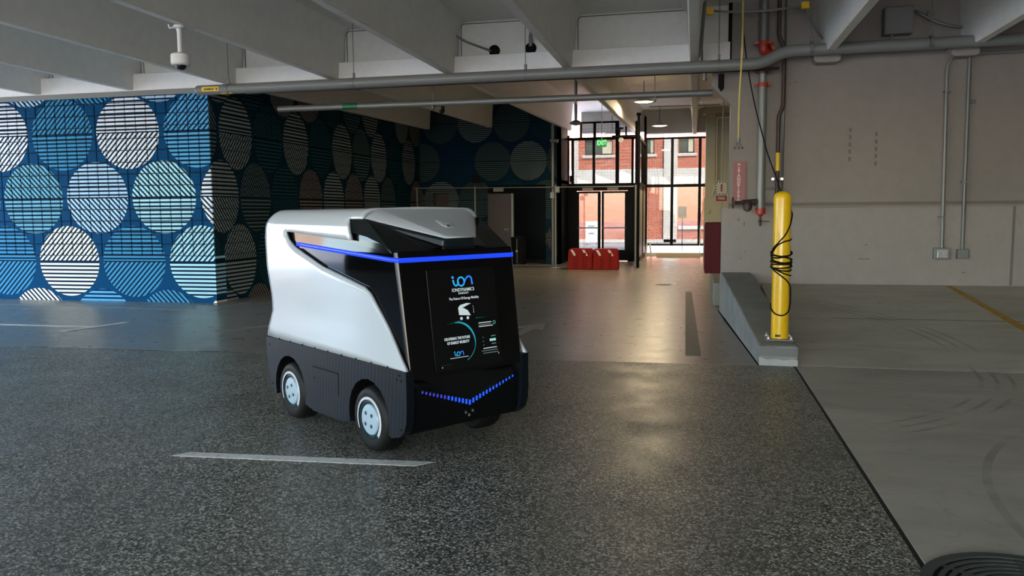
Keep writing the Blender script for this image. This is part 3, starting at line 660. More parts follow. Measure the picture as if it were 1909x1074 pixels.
# ================================================================== SERVICES
# big grey pipe with its offset bend
pipe = thing('sprinkler_main_pipe', (-3.0, 11.45, 3.46), 'large grey sprinkler main running under the girder and jogging up onto the right wall', 'pipe')
def pw(name, bm, m, par, **k): o = obj(name, bm, m, None, **k); return wp(o, par, par.location)
bm = BM(); tube(bm, [(-7.72, 11.45, 3.465), (.86, 11.45, 3.465), (1.16, 11.50, 3.625), (9.0, 11.55, 3.64)], .078, 20, .16, 8); lathe(bm, [(0, -.06), (.045, -.055), (.068, -.03), (.078, 0)], 20, Matrix.Translation((-7.72, 11.45, 3.465))@Matrix.Rotation(PI/2, 4, 'Y'))
pw('pipe_body', bm, M_pipe, pipe, auto=50)
for x, z in ((-7.20, 3.465), (-5.08, 3.465), (-2.42, 3.465), (.28, 3.465), (1.47, 3.64), (2.93, 3.64)):
    bm = BM(); cyl(bm, (x, 11.45+.0, z-.0), (x+.03, 11.45, z), .084, 20); cyl(bm, (x+.015, 11.45, z+.08), (x+.015, 11.45, z+.15), .02, 10); cyl(bm, (x+.015, 11.45, z+.15), (x+.015, 11.45, 4.42), .006, 6)
    pw('hanger', bm, M_galvd, pipe, auto=50)
for x0, x1, z0, z1 in ((-7.62, -7.32, 3.43, 3.50), (-7.30, -7.10, 3.385, 3.405)):
    bm = BM()
    A = []; 
    for k in range(7):
        t = math.radians(-25+k*9) if z1 > 3.45 else math.radians(-75+k*4)
        y, z = 11.45-.0795*math.cos(t), 3.465+.0795*math.sin(t)
        A.append((bm.verts.new((x0, y, z)), bm.verts.new((x1, y, z))))
    for a, b in zip(A, A[1:]): bm.faces.new((a[0], a[1], b[1], b[0]))
    lab = pw('pipe_label', bm, M_yellowlab, pipe); lab['label'] = 'yellow wrap-around pipe label'
M_ink = mat('ink', (.02, .02, .02), .6)
t = text('label_lettering', 'FIRE SPRINKLER', .040, M_ink, None, (-7.49, 11.366, 3.462), (PI/2, 0, 0), ext=.0005, sx=.62, bold=.001); wp(t, pipe, pipe.location)
bm = BM(); cyl(bm, (-7.355, 11.371, 3.462), (-7.355, 11.366, 3.462), .014, 12); pw('label_dot', bm, M_ink, pipe)
bm = BM(); tube(bm, [(-7.0, 11.62, 3.42), (1.10, 11.62, 3.42)], .022, 8); tbp = tag(obj('thin_brown_pipe', bm, M_brown, smooth=True), 'thin dark brown pipe running just behind the large grey main', 'pipe')
bm = BM(); cyl(bm, (.11, 11.62, 3.40), (.11, 11.62, 3.33), .025, 10); cyl(bm, (.11, 11.62, 3.33), (.11, 11.62, 3.30), .035, 10); obj('sprinkler_head', bm, M_galv, tbp, auto=50)
bm = BM(); prism(bm, [(.30, 3.40), (.38, 3.40), (.38, 3.20), (.34, 3.16), (.30, 3.22)], 11.72, 11.80, 'y'); tag(obj('pipe_bracket', bm, M_dark, bevel=.005), 'black bracket hanging below the large main at the wall haunch', 'bracket')
p2 = thing('return_pipe', (-3, 12.6, 3.28), 'slimmer galvanised pipe running behind the girder with a green label', 'pipe')
bm = BM(); tube(bm, [(-6.97, 12.6, 3.285), (.24, 12.6, 3.265)], .052, 16); pw('pipe_body', bm, M_galvd, p2, auto=60)
bm = BM(); lathe(bm, [(.052, 0), (.0545, .001), (.0545, .27), (.052, .271)], 20, Matrix.Translation((-5.78, 12.6, 3.282))@Matrix.Rotation(PI/2, 4, 'Y')); pw('pipe_label', bm, M_green, p2, auto=50)['label'] = 'dark green pipe label'
for x in (-4.2, -1.85, -.62):
    bm = BM(); cyl(bm, (x, 12.6, 3.3), (x, 12.6, 4.4), .006, 6); cyl(bm, (x, 12.6, 3.22), (x+.02, 12.6, 3.22), .058, 12); pw('hanger', bm, M_galvd, p2)
# black discs and sagging conduit in the girder pockets
bm = BM(); tube(bm, [(-4.3, 10.9, 4.40), (-4.05, 11.4, 4.34), (-3.65, 11.9, 4.22), (-3.45, 12.0, 4.10), (-3.06, 12.08, 3.95)], .017, 8, .1); tag(obj('flexible_conduit', bm, M_pipe, smooth=True), 'sagging grey conduit running to the left black escutcheon', 'conduit')
for x, z, la in ((-3.03, 3.965, 'round black escutcheon on the girder at the end of the sagging conduit'), (-2.46, 3.97, 'round black escutcheon on the girder behind the pipe hanger')):
    bm = BM(); lathe(bm, [(0, .06), (.055, .055), (.082, .03), (.088, 0)], 20, Matrix.Translation((x, 12.12, z))@Matrix.Rotation(PI/2, 4, 'X')); tag(obj('pipe_escutcheon', bm, M_black, auto=50), la, 'escutcheon')
bm = BM(); cyl(bm, (-2.45, 12.05, 4.412), (-2.45, 12.05, 4.16), .018, 8); cyl(bm, (-2.45, 12.05, 4.16), (-2.45, 12.05, 3.99), .028, 8); tag(obj('conduit_drop', bm, M_galv, auto=50), 'short vertical conduit dropping to the right black escutcheon', 'conduit')
# CCTV
cc = thing('security_camera', (-5.64, 8.05, 3.60), 'white dome security camera hanging on a stem from a ceiling beam', 'security camera')
bm = BM(); lathe(bm, [(0, 0), (.062, 0), (.066, -.025), (.030, -.035), (.030, -.06), (0, -.06)], 24); obj('ceiling_plate', bm, M_white, cc, auto=40)
bm = BM(); cyl(bm, (0, 0, -.03), (0, 0, -.30), .026, 18); obj('stem', bm, M_white, cc, auto=40)
bm = BM(); lathe(bm, [(0, -.29), (.05, -.295), (.10, -.315), (.105, -.33), (.105, -.42), (.09, -.435), (0, -.435)], 28); obj('housing', bm, M_white, cc, auto=40)
bm = BM(); lathe(bm, [(.058, -.434), (.055, -.455), (.035, -.478), (0, -.487)], 24); obj('dome', bm, mat('dark_dome', (.01, .01, .01), .06), cc, smooth=True)
bm = BM(); tube(bm, [(-.05, 0, -.01), (-.14, .02, -.015), (-.15, .02, .03)], .006, 6, .03); obj('cable', bm, M_white, cc)
bm = BM(); cyl(bm, (-4.05, 12.66, 3.24), (-4.05, 12.66, 3.14), .03, 10); lathe(bm, [(.045, 0), (.045, -.03), (.02, -.06), (0, -.06)], 14, Matrix.Translation((-4.05, 12.62, 3.17))); tag(obj('small_camera', bm, M_black, auto=50), 'tiny black camera hanging under the slimmer pipe', 'security camera')

# standpipe on the right wall
sp = thing('standpipe', (.90, 11.75, 1.3), 'galvanised standpipe with red couplings running down the right wall', 'pipe')
bm = BM(); cyl(bm, (.90, 11.70, 1.50), (.90, 11.72, 3.20), .058, 20); cyl(bm, (.90, 11.72, 3.24), (.90, 11.72, 3.38), .052, 18); cyl(bm, (.90, 11.74, 3.78), (.90, 11.74, 4.412), .060, 20); pw('pipe_body', bm, M_galv, sp, auto=50)
for z in (3.22, 3.40):
    bm = BM(); cyl(bm, (.90, 11.72, z-.028), (.90, 11.72, z+.028), .072, 20); box(bm, .79, 1.01, 11.70, 11.74, z-.018, z+.018); cyl(bm, (.80, 11.72, z), (.80, 11.66, z), .012, 8); cyl(bm, (1.0, 11.72, z), (1.0, 11.66, z), .012, 8)
    pw('coupling', bm, M_red if z < 3.3 else M_brown, sp, auto=40)
bm = BM(); cyl(bm, (.90, 11.74, 3.77), (.90, 11.74, 3.82), .075, 20); box(bm, .77, 1.03, 11.70, 11.76, 3.775, 3.81); tube(bm, [(.90, 11.74, 3.78), (.90, 11.74, 3.69), (.99, 11.80, 3.67), (1.05, 11.9, 3.66)], .068, 16, .06); lathe(bm, [(0, 0), (.085, 0), (.085, .03), (0, .03)], 18, Matrix.Translation((1.0, 11.70, 3.70))@Matrix.Rotation(PI/2.6, 4, 'Y')); pw('elbow', bm, M_red, sp, auto=40)['label'] = 'red pipe elbow'
bm = BM(); cyl(bm, (.90, 11.70, 1.52), (.90, 11.70, 1.44), .068, 18); cyl(bm, (.90, 11.70, 1.44), (.90, 11.70, 1.40), .045, 14, r2=.02); box(bm, .80, 1.0, 11.68, 11.72, 1.46, 1.49); pw('end_cap', bm, M_red, sp, auto=40)['label'] = 'red end coupling'
bm = BM(); cyl(bm, (.90, 11.70, 1.40), (.90, 11.70, 1.27), .018, 10); lathe(bm, [(0, -.03), (.03, 0), (0, .03)], 10, Matrix.Translation((.90, 11.70, 1.34))); cyl(bm, (.90, 11.68, 1.34), (1.02, 11.66, 1.335), .007, 6); pw('drain_cock', bm, M_brown, sp, auto=50)
bm = BM(); tube(bm, [(.90, 11.70, 1.62), (.66, 11.66, 1.60)], .040, 14); lathe(bm, [(0, -.08), (.05, -.06), (.065, 0), (.05, .06), (0, .09)], 16, Matrix.Translation((.72, 11.62, 1.55))); cyl(bm, (.66, 11.62, 1.60), (.55, 11.60, 1.60), .028, 12); lathe(bm, [(.075, -.012), (.085, 0), (.075, .012), (.065, 0), (.075, -.012)], 18, Matrix.Translation((.52, 11.6, 1.60))@Matrix.Rotation(PI/2, 4, 'Y')); cyl(bm, (.52, 11.6, 1.53), (.52, 11.6, 1.67), .008, 6); cyl(bm, (.52, 11.53, 1.60), (.52, 11.67, 1.60), .008, 6)
pw('valve', bm, mat('dark_valve', (.05, .03, .025), .5), sp, auto=50)['label'] = 'dark hose valve with a hand wheel'
# brown pipe and grey conduit
bp = thing('brown_pipe', (1.12, 11.75, 1.5), 'thin dark brown pipe with two kinks between the standpipe and the right wall corner', 'pipe')
bm = BM(); tube(bm, [(1.10, 11.75, 4.412), (1.10, 11.75, 3.88), (1.18, 11.78, 3.72), (1.18, 11.78, 2.92), (1.125, 11.78, 2.80), (1.125, 11.78, .55)], .028, 12, .05); pw('pipe_body', bm, M_brown, bp, auto=60)
bm = BM(); cyl(bm, (1.125, 11.78, 2.04), (1.125, 11.78, 2.29), .031, 12); pw('pipe_label', bm, M_yellowlab, bp, auto=50)
bm = BM(); cyl(bm, (1.06, 11.78, 1.925), (1.19, 11.78, 1.925), .018, 8); cyl(bm, (1.06, 11.74, 1.925), (1.06, 11.72, 1.925), .022, 10); cyl(bm, (1.18, 11.74, 1.925), (1.18, 11.72, 1.925), .022, 10); pw('pipe_clamp', bm, M_bolt, bp); bm = BM(); cyl(bm, (.95, 11.74, 1.80), (1.10, 11.74, 1.80), .010, 8); pw('valve_handle', bm, M_bolt, bp)
bm = BM(); tube(bm, [(1.205, 11.94, 4.40), (1.205, 11.94, 1.60)], .016, 8); tag(obj('wall_conduit', bm, M_galvd, smooth=True), 'slim grey conduit on the wall just right of the brown pipe', 'conduit')
# rope and cable
rp = thing('hanging_rope', (.57, 11.3, 2.3), 'yellow rope hanging from the ceiling with a metal hook at its end', 'rope')
bm = BM(); tube(bm, [(.575, 11.0, 4.5), (.585, 11.1, 3.6), (.560, 11.2, 2.9), (.565, 11.25, 2.46)], .014, 8, .3, 8); pw('rope', bm, M_rope, rp, smooth=True)
bm = BM(); cyl(bm, (.565, 11.25, 2.46), (.565, 11.25, 2.41), .022, 10)
for dx in (-.05, 0, .05): cyl(bm, (.565, 11.25, 2.42), (.565+dx, 11.23, 2.335), .009, 6); lathe(bm, [(0, -.018), (.02, 0), (0, .018)], 8, Matrix.Translation((.565+dx, 11.23, 2.33)))
pw('hook', bm, M_galv, rp, auto=50)
bm = BM(); pts = [(.60, 11.6, 4.1), (.66, 11.6, 3.6), (.77, 11.62, 3.0), (.98, 11.66, 2.25), (1.12, 11.68, 1.9), (1.20, 11.5, 1.55)]; tube(bm, pts, .009, 6, .3, 6); tag(obj('hanging_cable', bm, M_black, smooth=True), 'thin black cable hanging diagonally in front of the standpipe', 'cable')
bm = BM(); cyl(bm, (.10, 11.6, 4.412), (.05, 11.6, 3.62), .022, 8); cyl(bm, (.05, 11.6, 3.72), (.05, 11.6, 3.56), .034, 8); tag(obj('hanger_rod', bm, M_galvd, auto=50), 'thick grey hanger rod beside the nearest beam above the main', 'hanger rod')
# flexible conduit with yellow connectors and junction box
fc = thing('flexible_conduit', (.8, 11.5, 4.1), 'sagging grey flexible conduit with yellow end connectors high on the right wall', 'conduit')
bm = BM(); tube(bm, [(.16, 11.5, 4.215), (.45, 11.5, 4.18), (.9, 11.5, 4.165), (1.39, 11.5, 4.20)], .016, 8, .2); tube(bm, [(1.41, 11.5, 4.17), (1.55, 11.6, 3.92), (1.66, 11.7, 3.80)], .016, 8, .1); pw('conduit_body', bm, M_pipe, fc, smooth=True)
for x in (.17, 1.40):
    bm = BM(); box(bm, x-.05, x+.05, 11.46, 11.54, 4.16, 4.25); pw('connector', bm, M_yellow, fc, bevel=.01)['label'] = 'yellow connector'
jb = thing('junction_box', (2.63, 11.9, 4.0), 'grey electrical junction box high on the right wall between two beams', 'junction box')
bm = BM(); box(bm, -.18, .18, -.12, .07, -.17, .19); obj('box_body', bm, M_galvd, jb, bevel=.008)
bm = BM(); box(bm, -.165, .165, -.135, -.12, -.155, .175); obj('box_cover', bm, M_galvd, jb, bevel=.004)
bm = BM(); cyl(bm, (-.06, -.03, -.17), (-.06, -.03, -.30), .02, 8); obj('stub_conduit', bm, M_galv, jb)
bm = BM(); tube(bm, [(2.84, 11.88, 4.14), (3.0, 11.86, 4.03), (3.22, 11.85, 3.92), (3.42, 11.85, 3.88)], .018, 8, .15); tag(obj('flexible_conduit', bm, M_galv, smooth=True), 'grey flexible conduit from the junction box to the right-hand beam', 'conduit')
bm = BM(); box(bm, 3.02, 3.08, 11.92, 11.98, 4.05, 4.13); cyl(bm, (3.05, 11.92, 4.09), (3.05, 11.89, 4.09), .018, 8); tag(obj('small_wall_box', bm, M_galv), 'tiny grey box above the flexible conduit on the right wall', 'wall box')
# conduits and boxes on the right wall
c1 = thing('conduit_run', (3.30, 11.93, .87), 'galvanised conduit bending from horizontal down to the left socket box', 'conduit')
bm = BM(); tube(bm, [(3.305, 11.90, .92), (3.27, 11.90, 3.54), (4.0, 11.92, 3.545), (5.5, 11.92, 3.58)], .022, 10, .22, 8); pw('conduit_body', bm, M_galv, c1, auto=60)
for z in (3.06, 1.38):
    bm = BM(); box(bm, 3.25, 3.33, 11.87, 11.95, z-.012, z+.012); pw('strap', bm, M_galvd, c1)
bm = BM(); box(bm, 3.20, 3.40, 11.86, 11.95, .80, .96); pw('socket_box', bm, M_galv, c1, bevel=.008)
bm = BM(); box(bm, 3.235, 3.365, 11.845, 11.86, .825, .935); cyl(bm, (3.27, 11.85, .88), (3.27, 11.835, .88), .022, 12); cyl(bm, (3.33, 11.85, .88), (3.33, 11.835, .88), .022, 12); pw('socket_plate', bm, M_bolt, c1, bevel=.003)['label'] = 'bright steel socket plate'
c2 = thing('conduit_run', (3.57, 11.93, .87), 'straight galvanised conduit ending in the plain box on the right', 'conduit')
bm = BM(); tube(bm, [(3.56, 11.91, .92), (3.545, 11.91, 3.62)], .022, 10); pw('conduit_body', bm, M_galvd, c2, auto=60)
for z in (3.6, 1.85):
    bm = BM(); box(bm, 3.51, 3.60, 11.88, 11.95, z-.012, z+.012); pw('strap', bm, M_galvd, c2)
bm = BM(); box(bm, 3.495, 3.635, 11.87, 11.95, .81, .94); box(bm, 3.505, 3.625, 11.862, 11.87, .82, .93); pw('blank_box', bm, M_galvd, c2, bevel=.004)
# standpipe sign
ss = thing('standpipe_sign', (.625, 11.965, 1.9), 'faded red vertical sign lettered STANDPIPE with arrows', 'sign')
bm = BM(); box(bm, -.085, .085, -.006, .012, -.31, .29); obj('sign_plate', bm, M_sign, ss)
M_lett = mat('sign_lettering', (.75, .62, .58), .5)
text('sign_lettering', '>', .075, M_lett, ss, (-.012, -.008, .245), (PI/2, 0, 0), bold=.002)
for i, ch in enumerate('STANDPIPE'):
    text('sign_lettering', ch, .062, M_lett, ss, (-.012, -.008, .185-i*.0485), (PI/2, 0, 0), bold=.0015)
bm = BM(); box(bm, -.018, -.006, -.009, -.005, -.285, -.235); prism(bm, [(-.045, -.265), (-.035, -.255), (-.012, -.28), (.011, -.255), (.021, -.265), (-.012, -.30)], -.009, -.005, 'y'); obj('down_arrow', bm, M_lett, ss)
# fire extinguisher number sign beyond the wall end
fs = thing('fire_sign', (.55, 17.2, 1.9), 'cream and red number one fire sign with a striped border', 'sign')
bm = BM(); box(bm, -.14, .12, 0, .015, -.23, .20); obj('sign_plate', bm, M_cream, fs)
bm = BM(); box(bm, -.125, .105, -.004, .0, -.22, -.10); obj('red_band', bm, mat('sign_red', (.30, .02, .02), .5), fs)
bm = BM()
for i in range(4):
    for z in (.165, -.085): prism(bm, [(-.13+i*.062, z), (-.105+i*.062, z), (-.085+i*.062, z+.028), (-.11+i*.062, z+.028)], -.004, 0, 'y')
for i in range(4):
    for x in (-.135, .095): prism(bm, [(x, -.045+i*.055), (x+.022, -.03+i*.055), (x+.022, -.005+i*.055), (x, -.02+i*.055)], -.004, 0, 'y')
o = obj('striped_border', bm, M_ink, fs); o['kind'] = 'stuff'
text('sign_numeral', '1', .20, mat('numeral_red', (.25, .015, .015), .5), fs, (-.01, -.003, .05), (PI/2, 0, 0), bold=.008, ext=.002)
text('sign_lettering', 'FIRE', .075, M_cream, fs, (-.01, -.006, -.16), (PI/2, 0, 0), bold=.002, ext=.001)
bm = BM(); cyl(bm, (0, .03, -.23), (0, .03, 2.42), .012, 8); cyl(bm, (0, .03, -.23), (0, .03, -1.9), .014, 8); obj('sign_post', bm, M_olive, fs)
# maroon cabinet
cb = thing('fire_cabinet', (.26, 12.16, .57), 'dark maroon cabinet fixed to the end of the right knee wall', 'cabinet')
bm = BM(); box(bm, -.105, .118, -.13, .30, .0, .75); obj('cabinet_body', bm, M_cab, cb, bevel=.008)
bm = BM(); box(bm, -.112, -.105, -.09, .26, .04, .71); obj('cabinet_door', bm, M_cab, cb)

# pendant lamps
def lamp(x, y, z, r, rod, label, glow=M_lampglow, energy=0, group='pendant lamps of the far bay'):
    t = thing('pendant_lamp', (x, y, z), label, 'lamp', group)
    bm = BM(); lathe(bm, [(0, .16), (.06, .155), (.09, .11), (.12, .09), (r*.75, .045), (r, 0), (r*.97, -.006), (r*.74, .036), (.1, .075), (0, .08)], 28); obj('shade', bm, M_lampshade, t, smooth=True)
    bm = BM(); lathe(bm, [(0, -.01), (r*.55, -.004), (r*.80, .012), (r*.80, .02), (0, .03)], 24); obj('diffuser', bm, glow, t, smooth=True)
    bm = BM(); cyl(bm, (0, 0, .15), (0, 0, rod), .008, 6); obj('rod', bm, M_dark, t)
    if energy:
        d = bpy.data.lights.new('lamp_light', 'AREA'); d.shape = 'DISK'; d.size = r*1.4; d.energy = energy; d.color = (1, .80, .50)
        l = bpy.data.objects.new('lamp_light', d); COL.objects.link(l); l.parent = t; l.location = (0, 0, -.03)
    return t
LE = 30
lamp(-1.21, 19.45, 4.07, .27, .50, 'largest warm lit pendant lamp over the aisle', energy=LE)
lamp(-1.09, 25.3, 4.10, .27, .6, 'warm lit pendant lamp in front of the window wall header', energy=LE)
lamp(-2.62, 26.0, 3.95, .27, .6, 'pendant lamp seen through the upper vestibule grid', energy=LE)
lamp(-6.62, 15.18, 4.02, .36, .5, 'pendant lamp half hidden behind the large grey main on the left', glow=M_white)
bm = BM(); cyl(bm, (0, 0, .0), (0, 0, 1.2), .03, 8); cyl(bm, (-.28, 0, .42), (.28, 0, .42), .008, 6); lathe(bm, [(0, -.06), (.06, -.05), (.13, -.01), (.06, .04), (0, .06)], 16); bm.transform(Matrix.Translation((-2.28, 15.6, 3.22))); tag(obj('ceiling_fixture', bm, M_galvd, auto=50), 'dark grey fixture on a rod in front of the vestibule', 'ceiling fixture')
bm = BM(); tube(bm, [(-2.28, 14.6, 4.35), (-2.05, 17.5, 4.1), (-1.95, 20.2, 4.08)], .02, 8, .4); tag(obj('ceiling_conduit', bm, M_white, smooth=True), 'white conduit running along the beam towards the exit sign', 'conduit')
bm = BM(); tube(bm, [(-1.2, 21.5, 4.22), (.6, 21.5, 4.20)], .012, 6); cyl(bm, (.25, 21.5, 4.2), (.12, 21.6, 3.9), .008, 6); tag(obj('ceiling_conduit', bm, M_pipe, smooth=True), 'thin horizontal conduit below the far ceiling left of the olive column', 'conduit')
ex = thing('exit_sign', (-2.50, 22.0, 3.35), 'green illuminated EXIT sign hanging in front of the vestibule', 'sign')
bm = BM(); box(bm, -.13, .13, -.03, .03, -.10, .10); obj('sign_body', bm, M_exit, ex, bevel=.008)
text('sign_lettering', 'EXIT', .17, M_exitl, ex, (0, -.033, 0), (PI/2, 0, 0), bold=.004, ext=.002, sx=.75)
bm = BM(); cyl(bm, (0, 0, .1), (0, 0, 1.32), .008, 6); obj('rod', bm, M_white, ex)

# bollard
bo = thing('bollard', (.84, 8.22, .215), 'bright yellow steel bollard with a black cable coiled round it', 'bollard')
bm = BM(); prof = [(.084, .0), (.084, 1.40)]+[(.084*math.cos(t*PI/16), 1.40+.065*math.sin(t*PI/16)) for t in range(1, 9)]; prof[-1] = (0, 1.465); lathe(bm, prof, 32); obj('post', bm, M_yellow, bo, smooth=True)
bm = BM(); box(bm, -.14, .12, -.13, .14, 0, .014); obj('base_plate', bm, M_galvd, bo, bevel=.003)
for x, y in ((-.115, -.09), (.10, -.09), (-.115, .10), (.10, .10)):
    bm = BM(); cyl(bm, (x, y, .014), (x, y, .03), .016, 6); cyl(bm, (x, y, .03), (x, y, .05), .008, 8); obj('anchor_bolt', bm, M_bolt, bo)
bm = BM(); prism(bm, [(-.05, .035), (.0, .035), (.0, .055), (-.05, .055)], -.0865, -.083, 'y'); obj('sticker', bm, M_ink, bo)
cw = thing('coiled_cable', (.84, 8.22, .95), 'black cable wound around the yellow bollard', 'cable')
bm = BM()
for k in range(8):
    z0 = .0+k*.022-.03; tl = random.uniform(-.03, .03); ph = random.uniform(0, 6); rr = .094+.006*(k % 2)
    P = [(rr*math.cos(a*PI/12), rr*math.sin(a*PI/12), z0+tl*math.cos(a*PI/12+ph)) for a in range(25)]; tube(bm, P, .0075, 6)
obj('wound_turns', bm, M_black, cw, smooth=True)['kind'] = 'stuff'
def onpost(pts, r=.094):  # (angle deg, z) with angle -90 facing the camera
    return [(r*math.cos(math.radians(a)), r*math.sin(math.radians(a)), z) for a, z in pts]
for P in ([(20, .53), (-15, .50), (-40, .40), (-75, .30), (-120, .22), (-165, .16), (-195, .06)], [(10, .26), (-40, .25), (-80, .24), (-125, .20), (-170, .12)], [(-190, .0), (-150, -.04), (-100, -.09), (-60, -.14), (-20, -.2), (0, -.28), (-8, -.38), (-40, -.46), (-80, -.49), (-120, -.48), (-160, -.44), (-200, -.38)], [(-160, -.02), (-100, -.06), (-50, -.09), (0, -.10)]):
    bm = BM(); tube(bm, onpost(P), .007, 6, .06, 4); obj('loose_loop', bm, M_black, cw, smooth=True)

# water barriers
def barrier(x, y, label):
    t = thing('traffic_barrier', (x, y, 0), label, 'barrier', 'orange traffic barriers by the doors')
    bm = BM(); prism(bm, [(-.33, 0), (.31, 0), (.33, .06), (.31, .46), (.27, .54), (-.27, .54), (-.31, .48), (-.33, .06)], -.16, .16, 'y'); 
    for x_ in (-.09, .13): box(bm, x_-.025, x_+.025, -.19, -.155, .04, .44)
    obj('barrier_body', bm, M_orange, t, bevel=.02)
    for x_ in (-.20, .10):
        bm = BM(); prism(bm, [(x_-.05, .51), (x_+.015, .51), (x_+.105, .36), (x_+.04, .36)], -.168, -.158, 'y'); obj('reflective_stripe', bm, M_stripew, t)
    return t
barrier(-2.86, 20.45, 'left orange-red water barrier with two pale slanted stripes')
barrier(-2.20, 20.40, 'right orange-red water barrier with two pale slanted stripes')

# chain link fence
fe = thing('chain_link_fence', (-5.6, 21, 0), 'chain link fence standing in front of the far mural wall', 'fence')
X0, X1 = -7.6, -3.62
for x in (-7.50, -5.84, -3.62):
    bm = BM(); cyl(bm, (x+5.6, 0, 0), (x+5.6, 0, 2.2), .025 if x > -4 else .018, 10); box(bm, x+5.6-.10, x+5.6+.10, -.05, .05, 0, .012); obj('fence_post', bm, M_galv, fe, auto=50)
bm = BM(); cyl(bm, (X0+5.6, 0, 2.17), (4.05, 0, 2.13), .016, 8); obj('top_rail', bm, M_galvd, fe)
bm = BM(); cyl(bm, (X0+5.6, 0, .06), (2.0, 0, .06), .012, 8); obj('bottom_rail', bm, M_galvd, fe)
def chain(bm, x0, x1, z0, z1, st=.075, w_=.0022, y=0, T=None):
    n = int((x1-x0+z1-z0)/st)
    for s_ in (1, -1):
        for i in range(n):
            u = x0-(z1-z0)+i*st if s_ > 0 else x0+i*st
            a, b = (u, z0), (u+(z1-z0)*s_, z1)
            def clip(a, b):
                (ax, az), (bx, bz) = a, b
                if ax > bx: ax, az, bx, bz = bx, bz, ax, az
                if bx <= x0 or ax >= x1: return None
                sl = (bz-az)/(bx-ax)
                if ax < x0: az += sl*(x0-ax); ax = x0
                if bx > x1: bz += sl*(x1-bx); bx = x1
                return (ax, az), (bx, bz)
            c = clip(a, b)
            if not c: continue
            (ax, az), (bx, bz) = c; d = w_
            v = [bm.verts.new((ax, y, az-d)), bm.verts.new((bx, y, bz-d)), bm.verts.new((bx, y, bz+d)), bm.verts.new((ax, y, az+d))]; bm.faces.new(v)
            v2 = [bm.verts.new((ax, y-d, az)), bm.verts.new((bx, y-d, bz)), bm.verts.new((bx, y+d, bz)), bm.verts.new((ax, y+d, az))]; bm.faces.new(v2)
bm = BM(); chain(bm, X0+5.6, X1+5.6, .06, 2.15, w_=.0016); o = obj('wire_mesh', bm, M_wire, fe); o['kind'] = 'stuff'
for x, z in ((-3.70, 1.95), (-3.56, 2.10)):
    bm = BM(); box(bm, x+5.6-.05, x+5.6+.05, -.05, .05, z-.10, z+.06); obj('fence_clamp', bm, M_galvd, fe)
ga = thing('mesh_gate', (-1.50, 21.0, 0), 'open chain link gate leaf seen nearly edge on, right of the barriers', 'gate')
bm = BM(); cyl(bm, (0, 0, 0), (0, 0, 2.17), .03, 10); cyl(bm, (-.12, 2.6, .08), (-.12, 2.6, 2.15), .025, 10); cyl(bm, (0, 0, 2.14), (-.12, 2.6, 2.14), .025, 10); cyl(bm, (0, 0, .1), (-.12, 2.6, .1), .025, 10); obj('gate_frame', bm, M_galvd, ga, auto=50)
bm = BM(); chain(bm, 0, 2.6, .1, 2.12, .07, .003); bm.transform(Matrix.Rotation(PI/2+.046, 4, 'Z')); o = obj('wire_mesh', bm, M_wire, ga); o['kind'] = 'stuff'
bm = BM(); prism(bm, [(.03, .12), (2.55, .12), (2.55, 2.1), (.03, 2.1)], -.008, .008, 'y'); bm.transform(Matrix.Rotation(PI/2+.046, 4, 'Z')); obj('screen_fabric', bm, M_olive, ga)
pt = thing('black_post', (-1.44, 21.1, 0), 'tall black post rising to the ceiling beside the open gate', 'post')
bm = BM(); cyl(bm, (0, 0, 0), (0, 0, 3.97), .035, 12); cyl(bm, (0, 0, 3.95), (0, 0, 4.02), .06, 12); cyl(bm, (-.09, .4, 0), (-.09, .4, 3.86), .03, 10); obj('post', bm, M_dark, pt, auto=50)
ci = thing('clamp_light', (-1.95, 21.5, 3.36), 'small bracket with a pale lamp head at the top right of the vestibule', 'fixture')
bm = BM(); box(bm, -.22, .48, -.02, .02, .10, .14); cyl(bm, (-.02, 0, .14), (-.02, 0, .30), .02, 8); cyl(bm, (-.02, 0, .30), (-.02, 0, .34), .09, 10, r2=.10); obj('bracket', bm, M_dark, ci)
bm = BM(); cyl(bm, (.02, 0, .03), (.02, -.10, .0), .06, 12); obj('lamp_head', bm, M_white, ci)
cpost = thing('mast_post', (-3.80, 21.6, 0), 'slim grey post with a cowl at the right edge of the far mural', 'post')
bm = BM(); cyl(bm, (0, 0, 0), (0, 0, 3.85), .04, 10); obj('post', bm, M_galvd, cpost, auto=50)
bm = BM(); cyl(bm, (-.05, -.02, 3.42), (.16, -.05, 3.40), .05, 10); obj('cowl', bm, M_galvd, cpost, auto=50)

# ================================================================== THE VEHICLE
O = Vector((-2.457+.591*.485, 4.953+.807*.485, 0))
rb = thing('delivery_robot', O, 'white and gloss black boxy self-driving charging vehicle with a blue light band and front screen', 'vehicle', rotz=math.atan2(-.591, .807))
rb.location = Vector((0, 0, 1.5))+.984*(O-Vector((0, 0, 1.5))); rb.scale = (.984,)*3
M_shell = mat('white_gloss_shell', (.45, .48, .51), .10, coat=.6)
M_gloss = mat('black_gloss', (.002, .002, .0025), .05, spec=.25)
M_satin = mat('black_satin', (.003, .0035, .004), .24, spec=.3)
def rocker_mat():
    m = mat('charcoal_panel', (.004, .0065, .010), .36, spec=.28); n = NT(m)
    tc = n.n('ShaderNodeTexCoord'); sx = n.n('ShaderNodeSeparateXYZ'); n.l(tc.outputs['Object'], sx.inputs[0])
    u = n.math('ADD', sx.outputs[0], n.math('MULTIPLY', sx.outputs[2], -.12))
    v = n.math('FRACT', n.math('MULTIPLY', u, 24.0)); g = n.math('POWER', n.math('ABSOLUTE', n.math('SUBTRACT', v, .5)), .35)
    n.bump(g, .28, .004); return m
M_rock = rocker_mat()
M_blue = mat('blue_light_band', (.0, .01, .1), .3, emit=(.004, .018, .30), estr=1.0)
M_led = mat('blue_led', (.0, .02, .1), .3, emit=(.006, .030, .27), estr=1.0)
